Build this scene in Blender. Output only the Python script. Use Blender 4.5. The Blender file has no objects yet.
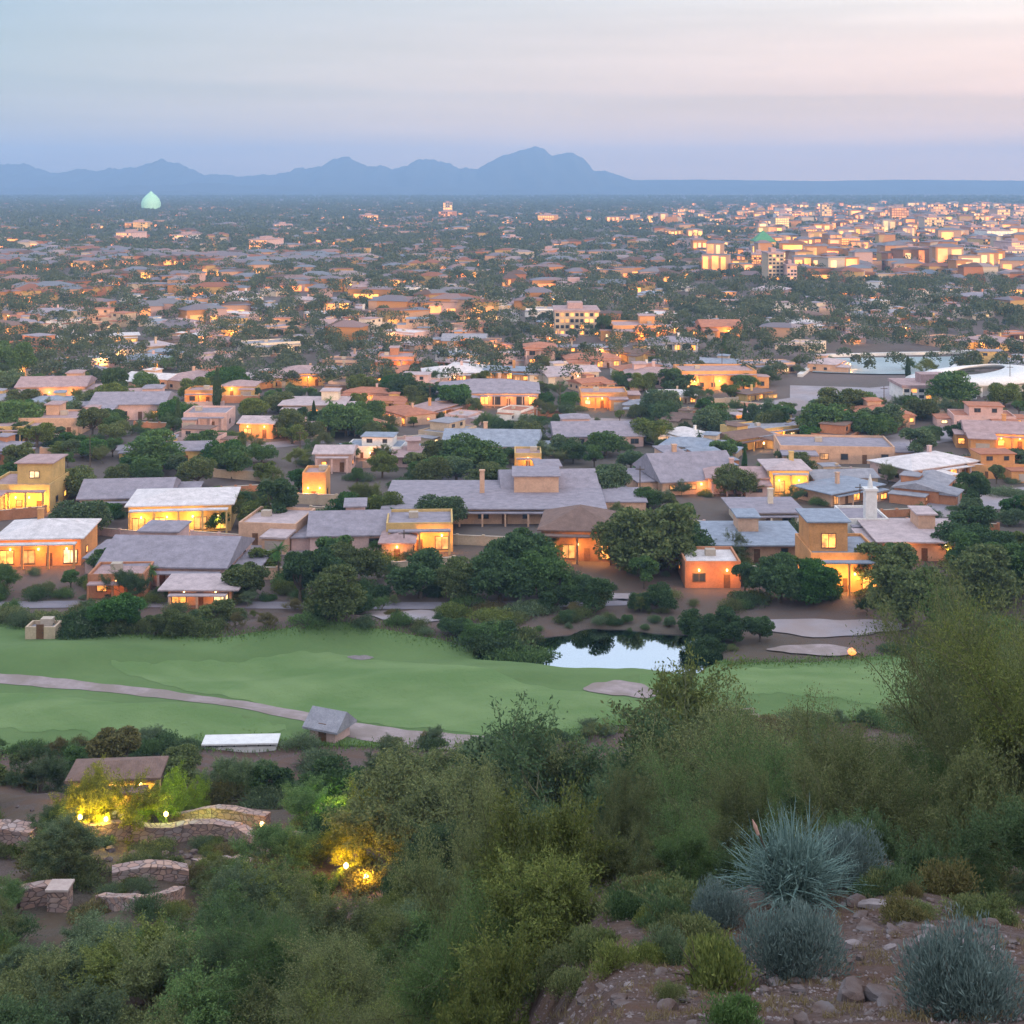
import bpy, math, random
import numpy as np
from mathutils import Vector, Matrix

R = random.Random(7)
NP = np.random.default_rng(11)
scene = bpy.context.scene
COL = scene.collection
EYE, FOC, HZ = 62.0, 1407.0, 183.0

# ------------------------------------------------------------------ camera
cam = bpy.data.cameras.new("camera"); cam_o = bpy.data.objects.new("camera", cam); COL.objects.link(cam_o)
cam_o.location = (0, 0, EYE); cam_o.rotation_euler = (math.radians(90), 0, 0)
cam.sensor_width = 36; cam.lens = 36 * FOC / 1024; cam.shift_y = -(512 - HZ) / 1024
cam.clip_start = 0.5; cam.clip_end = 60000
scene.camera = cam_o

# ------------------------------------------------------------------ sun, sky, exposure
SUN_EL, SUN_AZ = math.radians(7), math.radians(152)      # azimuth clockwise from +Y: behind the camera, to the right
sd = bpy.data.lights.new("sun", "SUN"); sd.energy = 2.6; sd.angle = math.radians(10); sd.color = (1.0, 0.66, 0.42)
so = bpy.data.objects.new("sun", sd); COL.objects.link(so)
dirv = Vector((math.sin(SUN_AZ) * math.cos(SUN_EL), math.cos(SUN_AZ) * math.cos(SUN_EL), math.sin(SUN_EL)))
so.rotation_euler = (-dirv).to_track_quat('-Z', 'Y').to_euler()

vs = scene.view_settings
scene.display_settings.display_device = 'sRGB'
vs.view_transform = 'Standard'; vs.look = 'None'; vs.gamma = 1; vs.use_curve_mapping = False; vs.exposure = 0.82

world = bpy.data.worlds.new("World"); scene.world = world; world.use_nodes = True
nt = world.node_tree; nt.nodes.clear()
def N(tree, kind, **kw):
    n = tree.nodes.new(kind)
    for k, v in kw.items(): setattr(n, k, v)
    return n
def L(tree, a, b): tree.links.new(a, b)
def math_n(tree, op, a, b=None, c=None, clamp=False):
    n = N(tree, 'ShaderNodeMath', operation=op, use_clamp=clamp)
    for i, v in enumerate((a, b, c)):
        if v is None: continue
        if hasattr(v, 'is_output'): L(tree, v, n.inputs[i])
        else: n.inputs[i].default_value = v
    return n.outputs[0]
def ramp(tree, fac, stops, interp='LINEAR'):
    n = N(tree, 'ShaderNodeValToRGB'); cr = n.color_ramp; cr.interpolation = interp
    while len(cr.elements) > 1: cr.elements.remove(cr.elements[-1])
    cr.elements[0].position = stops[0][0]; cr.elements[0].color = (*stops[0][1], 1)
    for p, c in stops[1:]:
        e = cr.elements.new(p); e.color = (*c, 1)
    L(tree, fac, n.inputs[0]); return n.outputs[0]
def mixc(tree, fac, a, b, blend='MIX'):
    n = N(tree, 'ShaderNodeMix', data_type='RGBA', blend_type=blend)
    for s, v in ((n.inputs[0], fac), (n.inputs[6], a), (n.inputs[7], b)):
        if hasattr(v, 'is_output'): L(tree, v, s)
        elif isinstance(v, (int, float)): s.default_value = v
        else: s.default_value = (*v, 1)
    return n.outputs[2]

tc = N(nt, 'ShaderNodeTexCoord'); sep = N(nt, 'ShaderNodeSeparateXYZ'); L(nt, tc.outputs['Generated'], sep.inputs[0])
X, Y, Z = sep.outputs
az = math_n(nt, 'DIVIDE', X, math_n(nt, 'MAXIMUM', Y, 0.25))
u = math_n(nt, 'MULTIPLY_ADD', az, 1.38, 0.5, clamp=True)
mp = N(nt, 'ShaderNodeMapping'); mp.inputs['Scale'].default_value = (2.5, 2.5, 26)
L(nt, tc.outputs['Generated'], mp.inputs[0])
nz = N(nt, 'ShaderNodeTexNoise'); nz.inputs['Scale'].default_value = 1.0; nz.inputs['Detail'].default_value = 3
L(nt, mp.outputs[0], nz.inputs[0])
zw = math_n(nt, 'ADD', Z, math_n(nt, 'MULTIPLY', math_n(nt, 'SUBTRACT', nz.outputs[0], 0.5), 0.012))
zw = math_n(nt, 'ADD', zw, math_n(nt, 'MULTIPLY_ADD', u, 0.014, -0.010))
zc = math_n(nt, 'MULTIPLY', zw, 2.0, clamp=True)
left = ramp(nt, zc, [(0, (.32, .27, .28)), (.05, (.275, .255, .30)), (.121, (.178, .194, .270)), (.131, (.186, .198, .268)), (.26, (.128, .160, .245)), (.5, (.58, .63, .74)), (1, (.80, .86, 1.0))])
right = ramp(nt, zc, [(0, (1.0, .58, .33)), (.06, (.88, .50, .31)), (.121, (.61, .37, .295)), (.130, (.76, .455, .36)), (.2, (.68, .45, .385)), (.27, (.65, .53, .48)), (.5, (.76, .72, .80)), (1, (.84, .88, 1.0))])
grad = mixc(nt, u, left, right)
mp2 = N(nt, 'ShaderNodeMapping'); mp2.inputs['Scale'].default_value = (3.5, 3.5, 60); mp2.inputs['Rotation'].default_value = (0, .03, 0); L(nt, tc.outputs['Generated'], mp2.inputs[0])
nz2 = N(nt, 'ShaderNodeTexNoise'); nz2.inputs['Scale'].default_value = 1.3; nz2.inputs['Detail'].default_value = 5; L(nt, mp2.outputs[0], nz2.inputs[0])
st = N(nt, 'ShaderNodeMapRange'); L(nt, nz2.outputs[0], st.inputs[0]); st.inputs[1].default_value = .3; st.inputs[2].default_value = .7; st.inputs[3].default_value = .91; st.inputs[4].default_value = 1.09
gv = N(nt, 'ShaderNodeVectorMath', operation='SCALE'); L(nt, grad, gv.inputs[0]); L(nt, st.outputs[0], gv.inputs['Scale']); grad = gv.outputs[0]
sky = N(nt, 'ShaderNodeTexSky', sky_type='NISHITA'); sky.sun_disc = False; sky.sun_elevation = SUN_EL
sky.sun_rotation = SUN_AZ; sky.air_density = 1.0; sky.dust_density = 1.5
b1 = N(nt, 'ShaderNodeBackground'); L(nt, sky.outputs[0], b1.inputs[0]); b1.inputs[1].default_value = 0.05
b2 = N(nt, 'ShaderNodeBackground'); L(nt, grad, b2.inputs[0]); b2.inputs[1].default_value = 0.88
ad = N(nt, 'ShaderNodeAddShader'); L(nt, b1.outputs[0], ad.inputs[0]); L(nt, b2.outputs[0], ad.inputs[1])
wo = N(nt, 'ShaderNodeOutputWorld'); L(nt, ad.outputs[0], wo.inputs[0])

scene.render.engine = 'CYCLES'
cy = scene.cycles
cy.use_denoising = True; cy.max_bounces = 6; cy.diffuse_bounces = 2; cy.glossy_bounces = 2; cy.transmission_bounces = 3
cy.volume_bounces = 0; cy.transparent_max_bounces = 6; cy.use_light_tree = True; cy.sample_clamp_indirect = 4.0
cy.caustics_reflective = False; cy.caustics_refractive = False

# ------------------------------------------------------------------ terrain function
def sstep(a, b, t):
    t = np.clip((t - a) / (b - a), 0, 1); return t * t * (3 - 2 * t)
R_D = np.array([-200, 0, 8, 20, 28, 35, 50, 70, 90, 120, 145, 160, 400.]); R_Z = np.array([62, 58.6, 56.2, 50.2, 47.0, 44.0, 36.5, 25, 15.5, 5, 0.6, 0, 0.])
L_D = np.array([-200, 0, 8, 20, 40, 70, 90, 113, 135, 150, 160, 400.]); L_Z = np.array([60, 58, 52, 42, 31, 20.6, 15, 10, 4, 0.6, 0, 0.])
def p2w(px, py, z=0.0):
    d = (EYE - z) * FOC / (py - HZ); return ((px - 512) / FOC * d, d)
BUMPS = [(330, 634, 1.9, 13, 5), (60, 660, 1.5, 12, 5), (470, 684, 1.3, 14, 5), (170, 722, 1.4, 10, 4), (560, 712, 1.0, 9, 5), (230, 668, -1.0, 12, 4), (820, 700, 0.6, 8, 6), (420, 652, -0.8, 9, 3), (330, 700, -.7, 12, 3.5), (40, 715, .8, 8, 4)]
POND = (p2w(612, 648)[0], p2w(612, 648)[1], 15.2, 8.2)
def H(x, y):
    x = np.asarray(x, float); y = np.asarray(y, float)
    uu = x / np.maximum(y, 6.0)
    t = sstep(-0.13, 0.085, uu)
    z = np.interp(y, L_D, L_Z) * (1 - t) + np.interp(y, R_D, R_Z) * t
    w = sstep(14, 45, y) * (1 - sstep(140, 165, y))
    z = z + w * (0.5 * np.sin(x * .31 + y * .17) + 0.35 * np.sin(x * .13 - y * .41 + 2) + .25 * np.sin(x * .77 + 1.3))
    z = z + sstep(10, 16, y) * (1 - sstep(30, 60, y)) * (.06 * np.sin(x * 2.1 + y * .9) * np.sin(y * 2.3 - x * .7) + .02 * np.sin(x * 5.3 + 1) * np.sin(y * 4.7))
    for px, py, a, sx, sy in BUMPS:
        bx, by = p2w(px, py); z = z + 1.35 * a * np.exp(-((x - bx) / sx) ** 2 - ((y - by) / sy) ** 2)
    w2 = sstep(230, 330, y) * (1 - sstep(3000, 5000, y))
    z = z + w2 * (1.3 * np.sin(x * .021 + y * .013) + 1.0 * np.sin(x * .034 - y * .027 + 1))
    q = ((x - POND[0]) / POND[2]) ** 2 + ((y - POND[1]) / POND[3]) ** 2
    th = np.arctan2(y - POND[1], x - POND[0]); q = q * (1 + .20 * np.sin(3 * th + .6) + .13 * np.sin(5 * th + 2) + .07 * np.sin(9 * th))
    z = z - 1.3 * (1 - sstep(0.72, 1.28, q))
    return z
def Hs(x, y): return float(H(x, y))
def at(px, py):
    """the ground point seen at a pixel (first hit, marching out)"""
    k = (px - 512) / FOC; s = (py - HZ) / FOC
    d = 12.0; prev = d
    while d < 14000:
        if EYE - s * d <= Hs(k * d, d): break
        prev = d; d *= 1.02
    a, b = prev, d
    for _ in range(30):
        m = (a + b) / 2
        if EYE - s * m <= Hs(k * m, m): b = m
        else: a = m
    return Vector((k * b, b, Hs(k * b, b)))
def proj(p): return (512 + FOC * p[0] / p[1], HZ + FOC * (EYE - p[2]) / p[1])

# ------------------------------------------------------------------ materials
def new_mat(name):
    m = bpy.data.materials.new(name); m.use_nodes = True
    t = m.node_tree; t.nodes.clear(); o = N(t, 'ShaderNodeOutputMaterial')
    return m, t, o
def pos_noise(t, scale, detail=4, rough=.6, obj=False, vec=None, stretch=None):
    n = N(t, 'ShaderNodeTexNoise'); n.inputs['Scale'].default_value = scale; n.inputs['Detail'].default_value = detail; n.inputs['Roughness'].default_value = rough
    if obj: src = N(t, 'ShaderNodeTexCoord').outputs['Object']
    else: src = N(t, 'ShaderNodeNewGeometry').outputs['Position']
    if stretch:
        mpn = N(t, 'ShaderNodeMapping'); mpn.inputs['Scale'].default_value = stretch; L(t, src, mpn.inputs[0]); src = mpn.outputs[0]
    L(t, src, n.inputs[0]); return n.outputs[0]
def bsdf(t, o, col, rough=.8, spec=.25, metal=0, bump=None, bump_d=.02, bump_s=.6, emit=None, emit_s=0):
    b = N(t, 'ShaderNodeBsdfPrincipled')
    if hasattr(col, 'is_output'): L(t, col, b.inputs['Base Color'])
    else: b.inputs['Base Color'].default_value = (*col, 1)
    if hasattr(rough, 'is_output'): L(t, rough, b.inputs['Roughness'])
    else: b.inputs['Roughness'].default_value = rough
    b.inputs['Specular IOR Level'].default_value = spec; b.inputs['Metallic'].default_value = metal
    if bump is not None:
        bn = N(t, 'ShaderNodeBump'); bn.inputs['Distance'].default_value = bump_d; bn.inputs['Strength'].default_value = bump_s
        L(t, bump, bn.inputs['Height']); L(t, bn.outputs[0], b.inputs['Normal'])
    if emit is not None:
        if hasattr(emit, 'is_output'): L(t, emit, b.inputs['Emission Color'])
        else: b.inputs['Emission Color'].default_value = (*emit, 1)
        if hasattr(emit_s, 'is_output'): L(t, emit_s, b.inputs['Emission Strength'])
        else: b.inputs['Emission Strength'].default_value = emit_s
    L(t, b.outputs[0], o.inputs[0]); return b
def noisy(name, c1, c2, scale, rough=.85, bump_d=.03, c3=None, s3=.1, obj=False, stretch=None):
    m, t, o = new_mat(name)
    n = pos_noise(t, scale, 6, .65, obj, stretch=stretch); f = N(t, 'ShaderNodeMapRange'); L(t, n, f.inputs[0]); f.inputs[1].default_value = .35; f.inputs[2].default_value = .65
    c = mixc(t, f.outputs[0], c1, c2)
    if c3:
        g = N(t, 'ShaderNodeMapRange'); L(t, pos_noise(t, s3, 4, .6, obj), g.inputs[0]); g.inputs[1].default_value = .42; g.inputs[2].default_value = .6
        c = mixc(t, g.outputs[0], c, c3)
    bsdf(t, o, c, rough, .2, bump=n, bump_d=bump_d); return m
def tinted(name, spread, scale, rough, bump_d=.02, stripes=None, spec=.25):
    """base colour is the object's own colour, with weathering"""
    m, t, o = new_mat(name)
    oi = N(t, 'ShaderNodeObjectInfo')
    n = pos_noise(t, scale, 5, .65); f = N(t, 'ShaderNodeMapRange'); L(t, n, f.inputs[0])
    f.inputs[1].default_value = .3; f.inputs[2].default_value = .7; f.inputs[3].default_value = 1 - spread; f.inputs[4].default_value = 1 + spread
    n2 = pos_noise(t, scale * 7, 3, .6); f2 = N(t, 'ShaderNodeMapRange'); L(t, n2, f2.inputs[0])
    f2.inputs[1].default_value = .3; f2.inputs[2].default_value = .7; f2.inputs[3].default_value = 1 - spread * .7; f2.inputs[4].default_value = 1 + spread * .5
    s = N(t, 'ShaderNodeVectorMath', operation='SCALE'); L(t, oi.outputs['Color'], s.inputs[0]); L(t, math_n(t, 'MULTIPLY', f.outputs[0], f2.outputs[0]), s.inputs['Scale'])
    bm_ = n2
    if stripes:
        wv = N(t, 'ShaderNodeTexWave', wave_type='BANDS', bands_direction=stripes); wv.inputs['Scale'].default_value = 1.6; wv.inputs['Distortion'].default_value = .4
        L(t, N(t, 'ShaderNodeTexCoord').outputs['Object'], wv.inputs[0]); bm_ = math_n(t, 'ADD', wv.outputs['Fac'], n2)
    bsdf(t, o, s.outputs[0], rough, spec, bump=bm_, bump_d=bump_d); return m
def foliage(name, ca, cb, trans=.25):
    m, t, o = new_mat(name)
    g = N(t, 'ShaderNodeNewGeometry'); oi = N(t, 'ShaderNodeObjectInfo')
    c = mixc(t, g.outputs['Random Per Island'], ca, cb)
    c = mixc(t, 1.0, c, oi.outputs['Color'], 'MULTIPLY')
    d = N(t, 'ShaderNodeBsdfDiffuse'); tr = N(t, 'ShaderNodeBsdfTranslucent'); L(t, c, d.inputs[0]); L(t, c, tr.inputs[0])
    mx = N(t, 'ShaderNodeMixShader'); mx.inputs[0].default_value = trans; L(t, d.outputs[0], mx.inputs[1]); L(t, tr.outputs[0], mx.inputs[2])
    L(t, mx.outputs[0], o.inputs[0]); return m
def glow(name, col, s, var=.6, scale=.9, light=True):
    m, t, o = new_mat(name)
    n = pos_noise(t, scale, 3, .6); f = N(t, 'ShaderNodeMapRange'); L(t, n, f.inputs[0])
    f.inputs[1].default_value = .35; f.inputs[2].default_value = .65; f.inputs[3].default_value = s * (1 - var); f.inputs[4].default_value = s * (1 + var)
    bsdf(t, o, (.25, .2, .15), .2, .5, emit=col, emit_s=f.outputs[0])
    if not light: m.cycles.emission_sampling = 'NONE'
    return m

M = {}
M['stucco'] = tinted('stucco', .16, .5, .9, .02)
M['roof'] = tinted('roofing', .22, .7, .85, .05, 'X')
M['trim'] = noisy('painted_trim', (.42, .34, .27), (.5, .42, .34), 2)
M['frame'] = noisy('window_frame', (.10, .07, .05), (.14, .10, .08), 2, .6)
M['white'] = noisy('white_paint', (.62, .60, .58), (.74, .72, .70), 1.2, .6)
M['door'] = noisy('door_wood', (.13, .06, .03), (.2, .1, .05), 3, .6)
M['garage'] = noisy('garage_door', (.40, .33, .28), (.48, .40, .35), 2, .7)
M['metal'] = noisy('dark_metal', (.05, .05, .055), (.08, .08, .085), 4, .45)
m, t, o = new_mat('window_glass'); bsdf(t, o, (.035, .045, .06), .08, .9); M['glass'] = m
M['lit_orange'] = glow('lit_orange_window', (1, .32, .05), 1.4, .7, light=False)
M['lit_yellow'] = glow('lit_yellow_window', (1, .48, .07), 1.1, .7, light=False)
M['lit_pale'] = glow('lit_pale_window', (1, .62, .28), 1.0, .6, light=False)
M['lit_dim'] = glow('lit_dim_window', (1, .40, .10), .45, .8, light=False)
M['lamp'] = glow('lamp_globe', (1, .6, .22), 6, .1, light=False)
M['lit_gold'] = glow('lit_gold_facade', (1, .31, .05), 1.4, .8, .05, light=False)
M['bark'] = noisy('bark', (.07, .05, .035), (.14, .11, .08), 6, .9, .03)
M['bark_green'] = noisy('green_bark', (.10, .11, .05), (.16, .15, .08), 6, .9, .03)
M['stone'] = noisy('field_stone', (.26, .17, .145), (.36, .27, .24), 1.5, .9, .12, (.22, .2, .2), .4)
M['rock'] = noisy('boulder_rock', (.075, .048, .04), (.17, .12, .105), 2.2, .92, .08, (.14, .125, .13), .7, obj=True)
M['pale_rock'] = noisy('pale_rock', (.18, .15, .15), (.27, .23, .23), 2.2, .92, .06, obj=True)
M['sand'] = noisy('bunker_sand', (.42, .32, .29), (.52, .42, .38), 2, .95, .02)
M['path'] = noisy('gravel_path', (.27, .215, .21), (.36, .29, .285), .8, .95, .03, (.25, .20, .18), .25)
M['road'] = noisy('asphalt_road', (.16, .145, .17), (.22, .20, .23), .25, .9, .01, (.26, .225, .24), .05)
M['paving'] = noisy('pale_paving', (.27, .245, .27), (.36, .32, .34), .2, .9, .01, (.30, .24, .23), .06)
def copy_fol(k, ca, cb, tr=.25): M[k] = foliage(k, ca, cb, tr)
copy_fol('leaf', (.064, .100, .052), (.162, .205, .105))
copy_fol('leaf_fine', (.080, .118, .068), (.205, .240, .130), .3)
copy_fol('leaf_blue', (.10, .150, .150), (.23, .295, .285), .15)
copy_fol('leaf_far', (.055, .080, .050), (.135, .165, .092))
copy_fol('flower', (.22, .15, .02), (.5, .34, .03), .3)

# grass of the golf course
m, t, o = new_mat('fairway_grass')
n1 = pos_noise(t, .055, 3, .5, stretch=(1, 2.2, 1)); n2 = pos_noise(t, 1.3, 5, .7); n3 = pos_noise(t, .35, 4, .6)
f = N(t, 'ShaderNodeMapRange'); L(t, n1, f.inputs[0]); f.inputs[1].default_value = .36; f.inputs[2].default_value = .64
c = mixc(t, f.outputs[0], (.075, .145, .050), (.115, .195, .074))
c = mixc(t, math_n(t, 'MULTIPLY', n2, .45), c, (.19, .22, .08))
g = N(t, 'ShaderNodeMapRange'); L(t, n3, g.inputs[0]); g.inputs[1].default_value = .58; g.inputs[2].default_value = .72
c = mixc(t, math_n(t, 'MULTIPLY', g.outputs[0], .35), c, (.10, .14, .05))
bsdf(t, o, c, .95, .1, bump=n2, bump_d=.15, bump_s=.5); M['grass'] = m
m, t, o = new_mat('mown_grass')
n1 = pos_noise(t, .08, 3, .5, stretch=(1, 2.2, 1)); n2 = pos_noise(t, 1.6, 5, .7); f = N(t, 'ShaderNodeMapRange'); L(t, n1, f.inputs[0]); f.inputs[1].default_value = .38; f.inputs[2].default_value = .62
c = mixc(t, f.outputs[0], (.118, .208, .070), (.180, .270, .106)); wv = N(t, 'ShaderNodeTexWave', wave_type='BANDS', bands_direction='DIAGONAL'); wv.inputs['Scale'].default_value = .11; wv.inputs['Distortion'].default_value = .6; L(t, N(t, 'ShaderNodeNewGeometry').outputs['Position'], wv.inputs[0])
c = mixc(t, math_n(t, 'MULTIPLY', wv.outputs['Fac'], .22), c, (.115, .195, .07)); c = mixc(t, math_n(t, 'MULTIPLY', n2, .3), c, (.20, .23, .10))
bsdf(t, o, c, .95, .1, bump=math_n(t, 'ADD', n2, math_n(t, 'MULTIPLY', n1, 3.0)), bump_d=.5, bump_s=.6); M['mown'] = m
# desert ground
m, t, o = new_mat('desert_ground')
n1 = pos_noise(t, .03, 5, .6); n2 = pos_noise(t, .5, 6, .65); n3 = pos_noise(t, 7, 5, .7); n4 = pos_noise(t, .004, 4, .6)
n3b = pos_noise(t, 28, 4, .7); vg = N(t, 'ShaderNodeTexVoronoi'); vg.inputs['Scale'].default_value = 9; L(t, N(t, 'ShaderNodeNewGeometry').outputs['Position'], vg.inputs[0])
vs_ = N(t, 'ShaderNodeSeparateColor'); L(t, vg.outputs['Color'], vs_.inputs[0])
gm = N(t, 'ShaderNodeMapRange'); L(t, n3, gm.inputs[0]); gm.inputs[1].default_value = .38; gm.inputs[2].default_value = .62
c = mixc(t, gm.outputs[0], (.07, .045, .037), (.25, .18, .165)); c = mixc(t, math_n(t, 'MULTIPLY', vs_.outputs[0], .55), c, (.21, .165, .165)); c = mixc(t, math_n(t, 'MULTIPLY', n3b, .35), c, (.07, .05, .04))
f = N(t, 'ShaderNodeMapRange'); L(t, n2, f.inputs[0]); f.inputs[1].default_value = .42; f.inputs[2].default_value = .6
c = mixc(t, f.outputs[0], c, (.165, .10, .075))
f = N(t, 'ShaderNodeMapRange'); L(t, n1, f.inputs[0]); f.inputs[1].default_value = .45; f.inputs[2].default_value = .6
c = mixc(t, math_n(t, 'MULTIPLY', f.outputs[0], .4), c, (.10, .10, .06))
ys = N(t, 'ShaderNodeSeparateXYZ'); L(t, N(t, 'ShaderNodeNewGeometry').outputs['Position'], ys.inputs[0])
far = N(t, 'ShaderNodeMapRange'); L(t, ys.outputs[1], far.inputs[0]); far.inputs[1].default_value = 160; far.inputs[2].default_value = 260
f = N(t, 'ShaderNodeMapRange'); L(t, n4, f.inputs[0]); f.inputs[1].default_value = .4; f.inputs[2].default_value = .6
farc = mixc(t, f.outputs[0], (.16, .125, .115), (.085, .085, .058))
farc = mixc(t, math_n(t, 'MULTIPLY', n2, .5), farc, (.25, .20, .195))
c = mixc(t, math_n(t, 'MULTIPLY', far.outputs[0], .85), c, farc)
bsdf(t, o, c, .95, .1, bump=math_n(t, 'SUBTRACT', math_n(t, 'ADD', n3, n3b), math_n(t, 'MULTIPLY', vg.outputs['Distance'], .8)), bump_d=.07, bump_s=1.0); M['ground'] = m
# water
m, t, o = new_mat('pond_water')
wv = pos_noise(t, 1.6, 3, .5, stretch=(1, .5, 1))
bsdf(t, o, (.47, .56, .62), .035, .5, metal=1.0, bump=wv, bump_d=.012, bump_s=.3); M['water'] = m
m, t, o = new_mat('mountain_rock')
n = pos_noise(t, .004, 7, .6); c = mixc(t, n, (.06, .075, .085), (.11, .12, .125)); bsdf(t, o, c, .95, .05, bump=n, bump_d=40); M['mountain'] = m
M['basin'] = noisy('basin_lining', (.24, .32, .35), (.30, .38, .40), .2, .35)

# ------------------------------------------------------------------ mesh helpers
class MB:
    def __init__(s): s.v = []; s.f = []; s.m = []
    def add(s, vs, fs, m=0):
        b = len(s.v); s.v += [tuple(p) for p in vs]
        for f in fs: s.f.append([b + i for i in f]); s.m.append(m)
    def box(s, x0, x1, y0, y1, z0, z1, m=0, bottom=True, taper=0):
        tx = taper
        s.add([(x0, y0, z0), (x1, y0, z0), (x1, y1, z0), (x0, y1, z0), (x0 + tx, y0 + tx, z1), (x1 - tx, y0 + tx, z1), (x1 - tx, y1 - tx, z1), (x0 + tx, y1 - tx, z1)],
              ([[3, 2, 1, 0]] if bottom else []) + [[4, 5, 6, 7], [0, 1, 5, 4], [1, 2, 6, 5], [2, 3, 7, 6], [3, 0, 4, 7]], m)
    def lathe(s, prof, n=12, cx=0, cy=0, sx=1, sy=1, m=0, a0=0):
        b = len(s.v)
        for r, z in prof:
            for i in range(n):
                a = a0 + 2 * math.pi * i / n; s.v.append((cx + r * sx * math.cos(a), cy + r * sy * math.sin(a), z))
        for k in range(len(prof) - 1):
            for i in range(n):
                j = (i + 1) % n; s.f.append([b + k * n + i, b + k * n + j, b + (k + 1) * n + j, b + (k + 1) * n + i]); s.m.append(m)
        s.f.append([b + (len(prof) - 1) * n + i for i in range(n)]); s.m.append(m)
        s.f.append([b + i for i in range(n)][::-1]); s.m.append(m)
    def tube(s, pts, rads, n=6, m=0):
        b = len(s.v); pts = [Vector(p) for p in pts]
        for i, p in enumerate(pts):
            d = (pts[min(i + 1, len(pts) - 1)] - pts[max(i - 1, 0)]).normalized()
            a = d.orthogonal().normalized(); c = d.cross(a)
            for k in range(n):
                th = 2 * math.pi * k / n; s.v.append(tuple(p + (a * math.cos(th) + c * math.sin(th)) * rads[i]))
        for i in range(len(pts) - 1):
            for k in range(n):
                j = (k + 1) % n; s.f.append([b + i * n + k, b + i * n + j, b + (i + 1) * n + j, b + (i + 1) * n + k]); s.m.append(m)
        s.f.append([b + (len(pts) - 1) * n + k for k in range(n)]); s.m.append(m)
    def mesh(s, name, mats):
        me = bpy.data.meshes.new(name); me.from_pydata(s.v, [], s.f)
        for mt in (mats if isinstance(mats, (list, tuple)) else [mats]): me.materials.append(mt)
        me.polygons.foreach_set('material_index', s.m); me.update(); return me
    def build(s, name, mats, parent=None, smooth=False):
        o = bpy.data.objects.new(name, s.mesh(name, mats)); COL.objects.link(o); o.parent = parent
        if smooth: o.data.polygons.foreach_set('use_smooth', [True] * len(o.data.polygons))
        return o
def quad_mesh(name, P, mat, mids=None, mats=None):
    """P: (n,4,3) separate quads"""
    n = len(P); me = bpy.data.meshes.new(name)
    me.vertices.add(n * 4); me.vertices.foreach_set('co', P.reshape(-1).astype(np.float32))
    me.loops.add(n * 4); me.loops.foreach_set('vertex_index', np.arange(n * 4, dtype=np.int32))
    me.polygons.add(n); me.polygons.foreach_set('loop_start', np.arange(0, n * 4, 4, dtype=np.int32))
    for mt in (mats or [mat]): me.materials.append(mt)
    if mids is not None: me.polygons.foreach_set('material_index', np.asarray(mids, np.int32))
    me.update(calc_edges=True); return me
def unit(a): return a / np.maximum(np.linalg.norm(a, axis=-1, keepdims=True), 1e-6)
def leaves(C, D, length, width, rng):
    """rhombic leaf per centre C, long axis D"""
    n = len(C); r = unit(rng.normal(size=(n, 3))); W = unit(np.cross(D, r))
    ln = (length * rng.uniform(.6, 1.3, (n, 1))); wd = width * rng.uniform(.6, 1.3, (n, 1))
    return np.stack([C - D * ln / 2, C + W * wd / 2, C + D * ln / 2, C - W * wd / 2], 1)
def link(name, me, parent=None):
    o = bpy.data.objects.new(name, me); COL.objects.link(o); o.parent = parent; return o

# ------------------------------------------------------------------ tagging and labels
THINGS = []
def tag(o, label=None, cat=None, group=None, kind=None, look=None, pos=None, anchor=False):
    if label: o['label'] = label
    if cat: o['category'] = cat
    if group: o['group'] = group
    if kind: o['kind'] = kind
    if look or anchor: THINGS.append((o, look, pos))
    return o
def empty(name, loc, rz=0, sc=1.0):
    o = bpy.data.objects.new(name, None); COL.objects.link(o); o.location = loc; o.rotation_euler = (0, 0, rz)
    o.scale = (sc, sc, sc) if isinstance(sc, (int, float)) else sc
    o.empty_display_size = .2; return o
def kids(o): return CHILD.get(o.name, [])
CHILD = {}
def dup(root, loc, rz, sc, look, cat, group, name=None):
    r = empty(name or root.name.split('.')[0], loc, rz, sc); tag(r, None, cat, group, look=look, pos=loc)
    out = []
    for c in root.children:
        d = c.copy(); COL.objects.link(d); d.parent = r; out.append(d)
        for g in c.children:
            e = g.copy(); COL.objects.link(e); e.parent = d
    return r, out
def retire(o):
    for c in list(o.children):
        for g in list(c.children): bpy.data.objects.remove(g)
        bpy.data.objects.remove(c)
    bpy.data.objects.remove(o)

# ------------------------------------------------------------------ ground sheet
rings = np.concatenate([[0.01], np.arange(2, 262, 1.2), np.geomspace(264, 15000, 80)])
ang = np.concatenate([np.linspace(-.62, .62, 340), np.linspace(.66, 2 * math.pi - .66, 56)])
RR, AA = np.meshgrid(rings, ang, indexing='ij')
GX, GY = RR * np.sin(AA), RR * np.cos(AA); GZ = H(GX, GY)
nr, na = RR.shape; idx = np.arange(nr * na).reshape(nr, na)
a = idx[:-1, :]; b = idx[1:, :]
faces = np.stack([a, b, np.roll(b, -1, 1), np.roll(a, -1, 1)], -1).reshape(-1, 4)
me = bpy.data.meshes.new('ground'); me.from_pydata(np.stack([GX, GY, GZ], -1).reshape(-1, 3).tolist(), [], faces[:, ::-1].tolist())
me.materials.append(M['ground']); me.polygons.foreach_set('use_smooth', [True] * len(me.polygons)); me.update()
tag(link('ground', me), kind='structure')

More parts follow.
